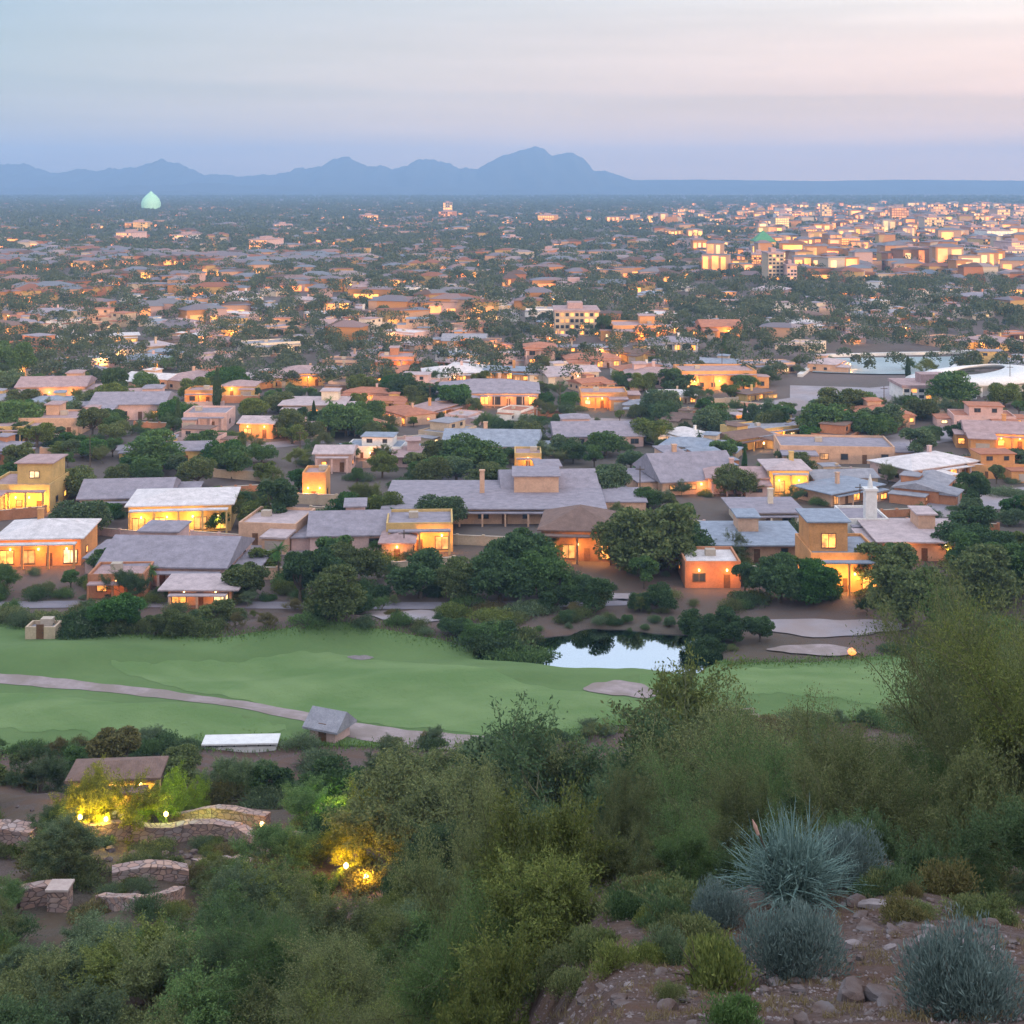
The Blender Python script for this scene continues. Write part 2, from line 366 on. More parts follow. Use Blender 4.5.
def strip(name, far_pts, near_pts, mat, lift, nu=220, nv=30, kind='structure', wob=0.0, base=None):
    """a sheet on the terrain between two outlines given as the ground seen along two lines"""
    fx, fy = zip(*far_pts); nx, ny = zip(*near_pts)
    s = np.linspace(0, 1, nu)
    def line(ax, ay):
        tt = np.linspace(0, 1, len(ax)); return np.interp(s, tt, ax), np.interp(s, tt, ay)
    A = [at(x, y) for x, y in far_pts]; B = [at(x, y) for x, y in near_pts]
    Ax, Ay = line([p.x for p in A], [p.y for p in A]); Bx, By = line([p.x for p in B], [p.y for p in B])
    if wob:
        wv_ = lambda ph: wob * (np.sin(s * 37 + ph) + .6 * np.sin(s * 83 + ph * 2) + .4 * np.sin(s * 151 + ph))
        Ay = Ay + wv_(1); By = By + wv_(4)
    v = np.linspace(0, 1, nv)[:, None]
    PX = Ax * (1 - v) + Bx * v; PY = Ay * (1 - v) + By * v
    PZ = (H(PX, PY) if base is None else np.full_like(PX, base)) + lift
    ii = np.arange(nu * nv).reshape(nv, nu)
    fc = np.stack([ii[:-1, :-1], ii[1:, :-1], ii[1:, 1:], ii[:-1, 1:]], -1).reshape(-1, 4)
    me = bpy.data.meshes.new(name); me.from_pydata(np.stack([PX, PY, PZ], -1).reshape(-1, 3).tolist(), [], fc.tolist())
    me.materials.append(mat); me.polygons.foreach_set('use_smooth', [True] * len(me.polygons)); me.update()
    return tag(link(name, me), kind=kind)
def resample(pts, xs): return [(x, float(np.interp(x, [p[0] for p in pts], [p[1] for p in pts]))) for x in xs]
XS = list(range(-90, 1061, 25))
FAR = [(-90, 622), (0, 624), (60, 633), (140, 636), (220, 638), (280, 630), (330, 624), (380, 628), (440, 640), (480, 650), (530, 663), (600, 668), (700, 664), (790, 663), (860, 660), (960, 648), (1060, 640)]
NEAR = [(-90, 762), (0, 755), (60, 750), (130, 746), (220, 746), (300, 745), (400, 748), (520, 745), (570, 738), (620, 726), (700, 724), (1060, 720)]
strip('golf_course', resample(FAR, XS), resample(NEAR, XS), M['grass'], .12, 420, 60, wob=.25)
strip('fairway', [(110, 664), (170, 662), (250, 660), (330, 652), (420, 664), (520, 684), (600, 696), (650, 704)], [(112, 665), (170, 688), (250, 703), (330, 718), (400, 728), (520, 736), (580, 728), (652, 708)], M['mown'], .15, 260, 40, wob=.35)
strip('fairway', [(-60, 692), (60, 696), (160, 706), (240, 716), (285, 726)], [(-60, 728), (60, 732), (160, 738), (240, 738), (287, 732)], M['mown'], .15, 160, 30, wob=.35)
strip('fairway', [(640, 676), (740, 670), (860, 668), (960, 660)], [(640, 690), (740, 694), (860, 704), (960, 700)], M['mown'], .15, 160, 24, wob=.3)
PXS = list(range(-60, 541, 20))
strip('path', resample([(-60, 668), (0, 674), (80, 682), (160, 691), (240, 702), (300, 712), (345, 723), (400, 730), (460, 736), (540, 741)], PXS),
      resample([(-60, 680), (0, 685), (80, 691), (160, 699), (240, 709), (300, 722), (345, 738), (400, 748), (460, 752), (540, 747)], PXS), M['path'], .17, 200, 6, wob=.12)
# bunkers and gravel patches: lens-shaped sheets
def patch(name, px, py, wpx, hpx, mat, lift, seed=0):
    p0 = at(px, py); d = p0.y; rx = wpx / 2 * d / FOC; ry = abs(at(px, py - hpx / 2).y - at(px, py + hpx / 2).y) / 2
    mb = MB(); r_ = random.Random(seed); n = 36; ph = [r_.uniform(0, 6.28) for _ in range(3)]
    vs = [(p0.x, p0.y, Hs(p0.x, p0.y) + lift)]; K = 5
    for k in range(1, K + 1):
        for i in range(n):
            a_ = 2 * math.pi * i / n; w = (1 + .14 * math.sin(2 * a_ + ph[0]) + .12 * math.sin(3 * a_ + ph[1]) + .06 * math.sin(7 * a_ + ph[2])) * k / K
            x, y = p0.x + rx * w * math.cos(a_), p0.y + ry * w * math.sin(a_); vs.append((x, y, Hs(x, y) + lift))
    fs = [[0, 1 + i, 1 + (i + 1) % n] for i in range(n)]
    for k in range(K - 1):
        for i in range(n):
            j = (i + 1) % n; fs.append([1 + k * n + i, 1 + (k + 1) * n + i, 1 + (k + 1) * n + j, 1 + k * n + j])
    mb.add(vs, fs); return tag(mb.build(name, mat, smooth=True), kind='structure')
patch('bunker', 361, 659, 22, 5, M['pale_rock'], .19, 1)
patch('bunker', 492, 646, 40, 9, M['sand'], .19, 2)
patch('bunker', 622, 691, 64, 17, M['path'], .2, 3)
patch('gravel_patch', 830, 628, 130, 20, M['paving'], .15, 4)
patch('gravel_patch', 815, 651, 90, 10, M['path'], .19, 5)
patch('gravel_patch', 75, 632, 62, 9, M['path'], .22, 6)
patch('gravel_patch', 395, 618, 90, 14, M['paving'], .15, 8)
# pond
mb = MB(); n = 64; vs = [(POND[0], POND[1], -.42)]
for i in range(n):
    a_ = 2 * math.pi * i / n; w = 1.22; vs.append((POND[0] + POND[2] * w * math.cos(a_), POND[1] + POND[3] * w * math.sin(a_), -.42))
mb.add(vs, [[0, 1 + i, 1 + (i + 1) % n] for i in range(n)]); tag(mb.build('pond_water', M['water']), kind='structure')
# roads and paved lots between the houses
def road(pts, wpx, mat=None, name='road', lift=.08):
    xs = np.linspace(0, 1, 12); tx = np.linspace(0, 1, len(pts))
    P = [(float(np.interp(s, tx, [p[0] for p in pts])), float(np.interp(s, tx, [p[1] for p in pts]))) for s in xs]
    strip(name, [(x, y - wpx / 2) for x, y in P], [(x, y + wpx / 2) for x, y in P], mat or M['road'], lift, 160, 8)
road([(-40, 606), (120, 604), (300, 606), (470, 606), (640, 602)], 7)
road([(700, 424), (770, 408), (840, 398), (900, 392)], 14, M['paving'])
road([(880, 446), (930, 436), (985, 428), (1060, 418)], 17, M['paving'])
road([(910, 520), (950, 506), (1000, 499), (1080, 494)], 20, M['paving'])
road([(90, 556), (170, 548), (250, 544), (330, 548)], 20, M['paving'])
road([(440, 478), (520, 486), (600, 484), (660, 476)], 14, M['paving'])
road([(700, 540), (780, 540), (850, 530)], 18, M['paving'])
road([(300, 416), (380, 412), (450, 406), (540, 398)], 7, M['paving'])
road([(560, 420), (680, 424), (760, 414)], 6, M['paving'])
road([(-40, 440), (80, 446), (200, 452), (330, 440)], 6, M['road'])
road([(-40, 372), (60, 376), (160, 380)], 8, M['paving'])
road([(520, 600), (580, 597), (640, 598)], 8, M['paving'])
road([(790, 392), (860, 394), (940, 399)], 13, M['paving'])
road([(640, 366), (700, 364), (760, 368)], 6, M['paving'])
road([(270, 350), (360, 346), (450, 350)], 5, M['paving'])

# ------------------------------------------------------------------ mountains
prof = [(-260, 170), (-200, 164), (-100, 168), (0, 163), (20, 164), (38, 168), (60, 174), (85, 167), (95, 172), (105, 170), (125, 167), (143, 167), (155, 161), (162, 158), (172, 162), (185, 167), (205, 174), (240, 176), (270, 175), (292, 170), (300, 169), (312, 168), (330, 161), (345, 157), (360, 161), (366, 166), (395, 168), (412, 163), (425, 159), (442, 160), (458, 169), (478, 168), (490, 162), (505, 155), (520, 150), (535, 147), (545, 149), (551, 156), (560, 153), (572, 153), (584, 159), (594, 170), (606, 171), (620, 176), (634, 180), (700, 179.6), (820, 181), (900, 179.6), (1024, 180.6), (1290, 179)]
MD = 9000.0
xs = np.linspace(-260, 1290, 700)
rg = np.random.default_rng(3)
py = np.interp(xs, [p[0] for p in prof], [p[1] for p in prof])
jag = sum(np.sin(xs * k + rg.uniform(0, 6)) * a_ for k, a_ in ((.16, .7), (.37, .45), (.81, .3), (1.6, .2)))
py = py + jag * np.clip((182 - py) / 12, .12, 1) * np.where(xs < 470, 1.6, .8)
rows = []
ts = np.linspace(-1, 1, 31)
for t_ in ts:
    dist = MD + t_ * 1500
    ridge = EYE + (HZ - py) * MD / FOC
    fall = np.clip(1 - abs(t_), 0, 1) ** 1.25
    z = ridge * fall * (1 - .25 * abs(t_) * (1 + np.sin(xs * .23 + t_ * 7) * .8 + np.sin(xs * .071 - t_ * 5))) - 6 * abs(t_)
    if abs(t_) < 1e-6: z = ridge
    rows.append(np.stack([(xs - 512) / FOC * MD, np.full_like(xs, dist), z], -1))
P = np.stack(rows); nn, mm = P.shape[:2]; ii = np.arange(nn * mm).reshape(nn, mm)
fc = np.stack([ii[:-1, :-1], ii[:-1, 1:], ii[1:, 1:], ii[1:, :-1]], -1).reshape(-1, 4)
me = bpy.data.meshes.new('mountains'); me.from_pydata(P.reshape(-1, 3).tolist(), [], fc.tolist()); me.materials.append(M['mountain'])
me.polygons.foreach_set('use_smooth', [True] * len(me.polygons)); me.update(); tag(link('mountains', me), kind='structure')

for hd, amp, base, seed_, x0_, x1_ in ((6900, 5.5, 196, 4, -220, 680), (7700, 7, 190, 9, -220, 560)):
    rgh = np.random.default_rng(seed_); xs2 = np.linspace(x0_, x1_, 420); pr = base - amp * (.5 + .5 * sum(np.sin(xs2 * k + rgh.uniform(0, 6)) * a_ for k, a_ in ((.012, .5), (.031, .35), (.08, .2), (.21, .1)))) * np.sin(np.linspace(0, math.pi, 420)) ** .4
    rows = []
    for t_ in np.linspace(-1, 1, 13):
        dist = hd + t_ * 500; rows.append(np.stack([(xs2 - 512) / FOC * hd, np.full_like(xs2, dist), np.maximum(EYE + (HZ - pr) * hd / FOC, 2) * (1 - abs(t_)) ** 1.2 - 4 * abs(t_)], -1))
    P = np.stack(rows); nn, mm = P.shape[:2]; ii = np.arange(nn * mm).reshape(nn, mm); fc = np.stack([ii[:-1, :-1], ii[:-1, 1:], ii[1:, 1:], ii[1:, :-1]], -1).reshape(-1, 4)
    me = bpy.data.meshes.new('hills'); me.from_pydata(P.reshape(-1, 3).tolist(), [], fc.tolist()); me.materials.append(M['mountain']); me.polygons.foreach_set('use_smooth', [True] * len(me.polygons)); me.update(); tag(link('hills', me), kind='structure')

# ------------------------------------------------------------------ haze
m, t, o = new_mat('haze_air')
pv = N(t, 'ShaderNodeVolumePrincipled'); pv.inputs['Color'].default_value = (.34, .60, 1.0, 1); pv.inputs['Density'].default_value = 1.6e-4
L(t, pv.outputs[0], o.inputs['Volume'])
mb = MB(); mb.box(-5200, 5200, -60, 10700, -8, 328); hz = mb.build('haze', m); tag(hz, kind='stuff')

# ------------------------------------------------------------------ trees: meshes
def lobed_crown(name, seed, rx, rz, z0, nl, nleaf, ls, spread=.62, mat='leaf', flat=.75, gap=.3):
    rng = np.random.default_rng(seed); Cs = []; Rs = []
    for i in range(nl):
        a_ = rng.uniform(0, 2 * math.pi); r = rx * spread * math.sqrt(rng.uniform(.03, 1)); h = rng.uniform(-.8, .72) * rz
        k = math.sqrt(max(.15, 1 - (r / rx) ** 2)); Cs.append((r * math.cos(a_), r * math.sin(a_), z0 + rz + h * k)); Rs.append(rng.uniform(.28, .5) * rx)
    Cs = np.array(Cs); Rs = np.array(Rs); wgt = Rs ** 2; wgt /= wgt.sum()
    k = rng.choice(nl, nleaf, p=wgt); d = unit(rng.normal(size=(nleaf, 3)))
    # clumpy: leaves gather round random directions of each lobe
    cl = unit(rng.normal(size=(nl, 26, 3))); pick = rng.integers(0, 26, nleaf); d = unit(d * .55 + cl[k, pick])
    d[:, 2] = np.where(d[:, 2] < -.7, -d[:, 2], d[:, 2])
    rad = Rs[k][:, None] * (1 - np.abs(rng.normal(size=(nleaf, 1))) * gap)
    P_ = Cs[k] + d * rad * np.array([1, 1, flat]); P_[:, 2] = np.where(P_[:, 2] < .25, .25 + np.abs(P_[:, 2]) * .3, P_[:, 2]); D = unit(d + rng.normal(size=(nleaf, 3)) * .8)
    return quad_mesh(name, leaves(P_, D, ls, ls * .62, rng), M[mat]), Cs, Rs
def trunk_for(name, Cs, z0, r0, mat, seed, lean=.0):
    mb = MB(); r_ = random.Random(seed); fork = Vector((lean, 0, z0 * .7))
    mb.tube([(0, 0, -.4), (lean * .3, 0, z0 * .3), tuple(fork)], [r0 * 1.35, r0, r0 * .85], 7)
    for c in Cs:
        c = Vector(c); mid = fork.lerp(c, .5) + Vector((r_.uniform(-.3, .3), r_.uniform(-.3, .3), -.12 * c.length * .3))
        mb.tube([tuple(fork), tuple(mid), tuple(c)], [r0 * .6, r0 * .35, r0 * .12], 5)
    return mb.mesh(name, mat)
def dense_tree(seed, rx, rz, z0, nl, nleaf=5200, ls=.42, mat='leaf', name='broadleaf_tree', **k):
    root = empty(name, (0, 0, 0)); cm, Cs, Rs = lobed_crown('crown', seed, rx, rz, z0, nl, nleaf, ls, mat=mat, **k)
    link('trunk', trunk_for('trunk', Cs, z0 + rz * .5, .17 * rx / 2.5, M['bark'], seed), root); link('crown', cm, root)
    root['h'] = z0 + 2 * rz; root['w'] = 2 * rx; return root
def feathery(seed, height, name='palo_verde_tree', limbs=6, nleaf=230, ll=.10, lw=.036, up=.55, mat='leaf_fine'):
    """trunk dividing near the ground into many fine ascending branches carrying sprays of tiny leaves"""
    rng = np.random.default_rng(seed); r_ = random.Random(seed); mb = MB(); twigs = []
    def grow(p, d, ln, rad, lev):
        pts = [p]; dd = d.copy(); q = p.copy(); nseg = 4 if lev < 2 else 3
        for i in range(nseg):
            dd = (dd + Vector((r_.gauss(0, .16), r_.gauss(0, .16), r_.gauss(.05 if lev < 3 else -.05, .12)))).normalized()
            q = q + dd * ln / nseg; pts.append(q.copy())
        rads = [rad * (1 - .55 * i / nseg) for i in range(nseg + 1)]
        if lev < 3: mb.tube([tuple(v) for v in pts], rads, (6, 5, 4)[lev])
        else: mb.tube([tuple(v) for v in pts], rads, 3)
        if lev == 3: twigs.append(pts); return
        if lev == 2: twigs.append(pts[1:])
        nch = (limbs, 6, 6)[lev] if lev else limbs
        for c in range(nch):
            f = .35 + .65 * (c + r_.random()) / nch if lev else .55 + .45 * r_.random()
            i = min(int(f * nseg), nseg - 1); base = pts[i].lerp(pts[i + 1], f * nseg - i)
            side = Vector((r_.gauss(0, 1), r_.gauss(0, 1), r_.gauss(0, .55))).normalized()
            nd = (dd * (.75 if lev else .35) + side * (.75 if lev else .85) + Vector((0, 0, up * (.6 if lev == 0 else .45)))).normalized()
            grow(base, nd, ln * (r_.uniform(.52, .8) if lev else r_.uniform(1.15, 1.7)), rad * .5, lev + 1)
    grow(Vector((0, 0, -.3)), Vector((r_.uniform(-.15, .15), r_.uniform(-.15, .15), 1)), height * .26, height * .016, 0)
    Cs = []; Ds = []
    for tw in twigs:
        A = np.array([tuple(v) for v in tw]); s = rng.uniform(.1, 1, nleaf) * (len(A) - 1); i = np.minimum(s.astype(int), len(A) - 2); f = (s - i)[:, None]
        d = unit(A[i + 1] - A[i]); Cs.append(A[i] * (1 - f) + A[i + 1] * f + rng.normal(size=(nleaf, 3)) * .13); Ds.append(unit(d * .6 + rng.normal(size=(nleaf, 3)) * .6))
    C = np.concatenate(Cs); D = np.concatenate(Ds); root = empty(name, (0, 0, 0))
    hh = float(np.percentile(C[:, 2], 99.5)); k = height / hh
    P_ = leaves(C * k, D, ll, lw, rng)
    tm = mb.mesh('trunk', M['bark_green']); tm.transform(Matrix.Scale(k, 4)); link('trunk', tm, root); link('crown', quad_mesh('crown', P_, M[mat]), root)
    root['h'] = height; root['w'] = float(np.percentile(C[:, 0], 97) - np.percentile(C[:, 0], 3)) * k; return root
def cypress(seed):
    rng = np.random.default_rng(seed); n = 4200; h = rng.uniform(0, 1, n) ** .8; r = .95 * np.sin(np.clip(h * .93 + .07, 0, 1) ** .6 * math.pi) ** .8 * (1 - .25 * rng.random(n)) + .05
    a_ = rng.uniform(0, 6.283, n); r = r * (1 + .12 * np.sin(a_ * 3 + h * 9)); C = np.stack([r * np.cos(a_), r * np.sin(a_), .5 + h * 8.5], -1)
    D = unit(np.stack([np.cos(a_) * .3, np.sin(a_) * .3, np.ones(n)], -1) + rng.normal(size=(n, 3)) * .25)
    root = empty('cypress_tree', (0, 0, 0)); mb = MB(); mb.tube([(0, 0, -.4), (0, 0, 3), (0, 0, 8)], [.18, .14, .03], 6); link('trunk', mb.mesh('trunk', M['bark']), root)
    link('crown', quad_mesh('crown', leaves(C, D, .5, .18, rng), M['leaf']), root); root['h'] = 9.; root['w'] = 2.; return root
def palm(seed):
    rng = np.random.default_rng(seed); r_ = random.Random(seed); root = empty('palm_tree', (0, 0, 0)); mb = MB()
    mb.tube([(0, 0, -.4), (.1, 0, 3), (.05, .1, 6.3)], [.26, .2, .19], 8); link('trunk', mb.mesh('trunk', M['bark']), root); Q = []
    for i in range(34):
        a_ = i * 2.4; el = r_.uniform(-.7, 1.2); p = np.array([.05, .1, 6.3]); d = np.array([math.cos(a_) * math.cos(el), math.sin(a_) * math.cos(el), math.sin(el)])
        for k in range(9):
            q = p + d * .27; w = .3 * math.sin(math.pi * (k + 1) / 10.5); s = np.cross(d, [0, 0, 1]); s = s / (np.linalg.norm(s) + 1e-6)
            for sg in (-1, 1):
                tip = (p + q) / 2 + s * sg * w * 1.6 + d * .2 - np.array([0, 0, .12]); Q.append([p, (p + q) / 2 + s * sg * w * .5, tip, q])
            p = q; d = d - np.array([0, 0, .11]); d = d / np.linalg.norm(d)
    link('crown', quad_mesh('crown', np.array(Q), M['leaf']), root); root['h'] = 8.; root['w'] = 4.5; return root
def bush(seed, rx, rz, n, ll, lw, mat, name, radial=.8, inner=.55):
    """rounded bush of fine upright blades on hidden stems"""
    rng = np.random.default_rng(seed); d = unit(rng.normal(size=(n, 3))); d[:, 2] = np.abs(d[:, 2])
    cl = unit(rng.normal(size=(70, 3))); cl[:, 2] = np.abs(cl[:, 2]); d = unit(d * .7 + cl[rng.integers(0, 70, n)] * .6)
    r = inner + (1 - inner) * rng.random((n, 1)) ** .6; r = r * (1 + .09 * np.sin(d[:, :1] * 9 + seed) + .07 * np.sin(d[:, 1:2] * 11))
    nb = 6; lo = rng.normal(size=(nb, 2)) * rx * .30; ls_ = rng.uniform(.52, .85, nb); lb_ = rng.integers(0, nb, n)
    C = d * r * np.array([rx, rx, rz]) * ls_[lb_][:, None]; C[:, :2] += lo[lb_]; C[:, 2] *= rng.uniform(.85, 1.25, nb)[lb_]; D = unit(d * radial + np.array([0, 0, .55]) + rng.normal(size=(n, 3)) * .42)
    root = empty(name, (0, 0, 0)); mb = MB(); r_ = random.Random(seed)
    for i in range(22):
        v = Vector((r_.gauss(0, 1), r_.gauss(0, 1), abs(r_.gauss(.4, .6)))).normalized(); e = Vector((v.x * rx * .8, v.y * rx * .8, v.z * rz * .85))
        mb.tube([(0, 0, -.1), tuple(e * .5 + Vector((0, 0, .08 * rz))), tuple(e)], [.022 * rx, .014 * rx, .004 * rx], 4)
    link('stem', mb.mesh('stem', M['bark']), root); link('foliage', quad_mesh('foliage', leaves(C, D, ll, lw, rng), M[mat]), root); root['h'] = rz; root['w'] = 2 * rx; return root

PR = {}
PR['dense'] = [dense_tree(1, 3.0, 2.5, .5, 15, 8500, .34), dense_tree(2, 3.6, 2.2, .4, 18, 9500, .34), dense_tree(3, 2.5, 2.8, .6, 14, 8500, .34), dense_tree(4, 4.0, 2.4, .4, 20, 10500, .34), dense_tree(5, 3.0, 2.2, .3, 12, 7500, .34, gap=.45)]
DSHAPE = ['round', 'broad', 'upright', 'wide-spreading', 'ragged']
PR['fine'] = [feathery(21, 7.0), feathery(22, 7.0, limbs=7), feathery(23, 7.0, limbs=6, up=.75), feathery(24, 7.0, limbs=8, up=.4), feathery(25, 7.0, limbs=7, up=.65)]
FSHAPE = ['open', 'bushy', 'tall feathery', 'spreading', 'billowing']
PR['fine2'] = [feathery(31, 7.0, nleaf=95, ll=.24, lw=.085), feathery(32, 7.0, limbs=7, nleaf=85, ll=.22, lw=.08), feathery(33, 7.0, up=.75, nleaf=95, ll=.24, lw=.08), feathery(34, 7.0, limbs=8, up=.4, nleaf=80, ll=.22, lw=.08), feathery(35, 7.0, limbs=7, up=.65, nleaf=85, ll=.24, lw=.085)]
PR['cyp'] = [cypress(31)]
PR['palm'] = [palm(41)]
PR['shrub'] = [bush(51, 1.0, 1.0, 5200, .13, .05, 'leaf', 'shrub', .5, .35), bush(52, 1.1, .8, 5200, .10, .045, 'leaf_fine', 'shrub', .7, .4), bush(53, .9, 1.2, 4200, .12, .03, 'leaf_fine', 'shrub', .9, .3)]
SSHAPE = ['rounded', 'low', 'upright']
PR['blue'] = [bush(61, 1.0, 1.0, 16000, .10, .018, 'leaf_blue', 'sage_bush', .9, .5)]
TONES = {'olive': (1.2, 1.1, .82), 'dark green': (.70, .86, .70), 'green': (.92, 1.16, .74), 'yellow-green': (1.25, 1.18, .62), 'grey-green': (1.05, 1.12, 1.06), 'brownish': (1.35, .92, .72), 'deep green': (.62, .98, .52)}
CANOPY = 'trees round the golf course'
def plant(kind, loc, h, tone, cat, group, i=None, wide=1.0, extra=''):
    ps = PR['fine2' if kind == 'fine' and (h < 4.9 or loc[1] > 72) else kind]; i = R.randrange(len(ps)) if i is None else i; p = ps[i]; s = h / p['h']
    shp = {'dense': DSHAPE, 'fine': FSHAPE, 'shrub': SSHAPE}.get(kind, [''])[i] if kind in ('dense', 'fine', 'shrub') else {'cyp': 'slim', 'palm': 'tall', 'blue': 'dense'}[kind]
    nm = {'dense': 'leafy tree', 'fine': 'palo verde tree', 'shrub': 'shrub', 'cyp': 'cypress', 'palm': 'palm', 'blue': 'sage bush'}[kind]
    r, ch = dup(p, loc, R.uniform(0, 6.28), (s * wide, s * wide, s), f'{shp} {tone} {nm}{extra}', cat, group, {'garden shrubs among the houses': 'garden_shrub', CANOPY: 'fairway_shrub'}.get(group) if kind == 'shrub' else None)
    c = TONES[tone]; k = R.uniform(.72, 1.22) if kind == 'fine' else R.uniform(.84, 1.16)
    for o in ch: o.color = (c[0] * k, c[1] * k, c[2] * k, 1) if o.name.startswith(('crown', 'foliage')) else (1, 1, 1, 1)
    r['hh'] = h; return r

# ------------------------------------------------------------------ houses
WALL = {'peach': (.60, .37, .25), 'tan': (.50, .38, .27), 'cream': (.66, .55, .43), 'pink': (.60, .40, .36), 'terracotta': (.48, .21, .11), 'white': (.74, .70, .66), 'brown': (.26, .14, .085), 'orange': (.62, .30, .12), 'ochre': (.60, .40, .16), 'grey': (.38, .36, .38)}
ROOF = {'lavender grey': (.29, .255, .29), 'pale pink': (.48, .38, .38), 'red tiled': (.42, .17, .10), 'white': (.66, .60, .59), 'brown': (.20, .125, .10), 'grey': (.30, .29, .32), 'blue-grey': (.27, .30, .36), 'rosy': (.40, .27, .26)}
def roof_mesh(mb, x0, x1, y0, y1, z, style, rise, e=.6):
    x0 -= e; x1 += e; y0 -= e; y1 += e; w = x1 - x0; d = y1 - y0; th = .22
    b = [(x0, y0, z), (x1, y0, z), (x1, y1, z), (x0, y1, z)]; tp = [(p[0], p[1], z + th) for p in b]
    mb.add(b + tp, [[3, 2, 1, 0], [0, 1, 5, 4], [1, 2, 6, 5], [2, 3, 7, 6], [3, 0, 4, 7]])
    zt = z + th
    if style == 'hip':
        k = min(w, d) / 2
        r = [(x0 + k, (y0 + y1) / 2, zt + rise), (x1 - k, (y0 + y1) / 2, zt + rise)] if w > d else [((x0 + x1) / 2, y0 + k, zt + rise), ((x0 + x1) / 2, y1 - k, zt + rise)]
        fs = [[0, 1, 5, 4], [2, 3, 4, 5], [1, 2, 5], [3, 0, 4]] if w > d else [[0, 1, 4], [2, 3, 5], [1, 2, 5, 4], [3, 0, 4, 5]]
        mb.add([(p[0], p[1], zt) for p in b] + r, fs)
    elif style == 'gable':
        ym = (y0 + y1) / 2; mb.add([(p[0], p[1], zt) for p in b] + [(x0, ym, zt + rise), (x1, ym, zt + rise)], [[0, 1, 5, 4], [2, 3, 4, 5], [1, 2, 5], [3, 0, 4]])
    elif style == 'shed':
        mb.add([(x0, y0, zt), (x1, y0, zt), (x1, y1, zt + rise), (x0, y1, zt + rise), (x0, y1, zt), (x1, y1, zt)], [[0, 1, 2, 3], [1, 5, 2], [4, 0, 3], [5, 4, 3, 2]])
    else:
        mb.add([(p[0], p[1], zt) for p in b], [[0, 1, 2, 3]])
def windowf(parent, x, y, z, w, h, axis, mat):
    """window on a wall; axis 0 faces -y, 1 faces +x, -1 faces -x"""
    f = MB(); p = MB(); b = .12
    def bx(mb, u0, u1, z0, z1, d0, d1):
        if axis == 0: mb.box(x + u0, x + u1, y - d1, y - d0, z + z0, z + z1)
        elif axis == 1: mb.box(x + d0, x + d1, y + u0, y + u1, z + z0, z + z1)
        else: mb.box(x - d1, x - d0, y + u0, y + u1, z + z0, z + z1)
    bx(f, -w / 2, -w / 2 + b, 0, h, -.05, .09); bx(f, w / 2 - b, w / 2, 0, h, -.05, .09); bx(f, -w / 2 + b, w / 2 - b, 0, b, -.05, .12); bx(f, -w / 2 + b, w / 2 - b, h - b, h, -.05, .08)
    if w > 1.8: bx(f, -.05, .05, b, h - b, -.05, .07)
    bx(p, -w / 2 + b, w / 2 - b, b, h - b, -.05, .03)
    fo = f.build('window', M['frame'], parent); p.build('pane', mat, fo)
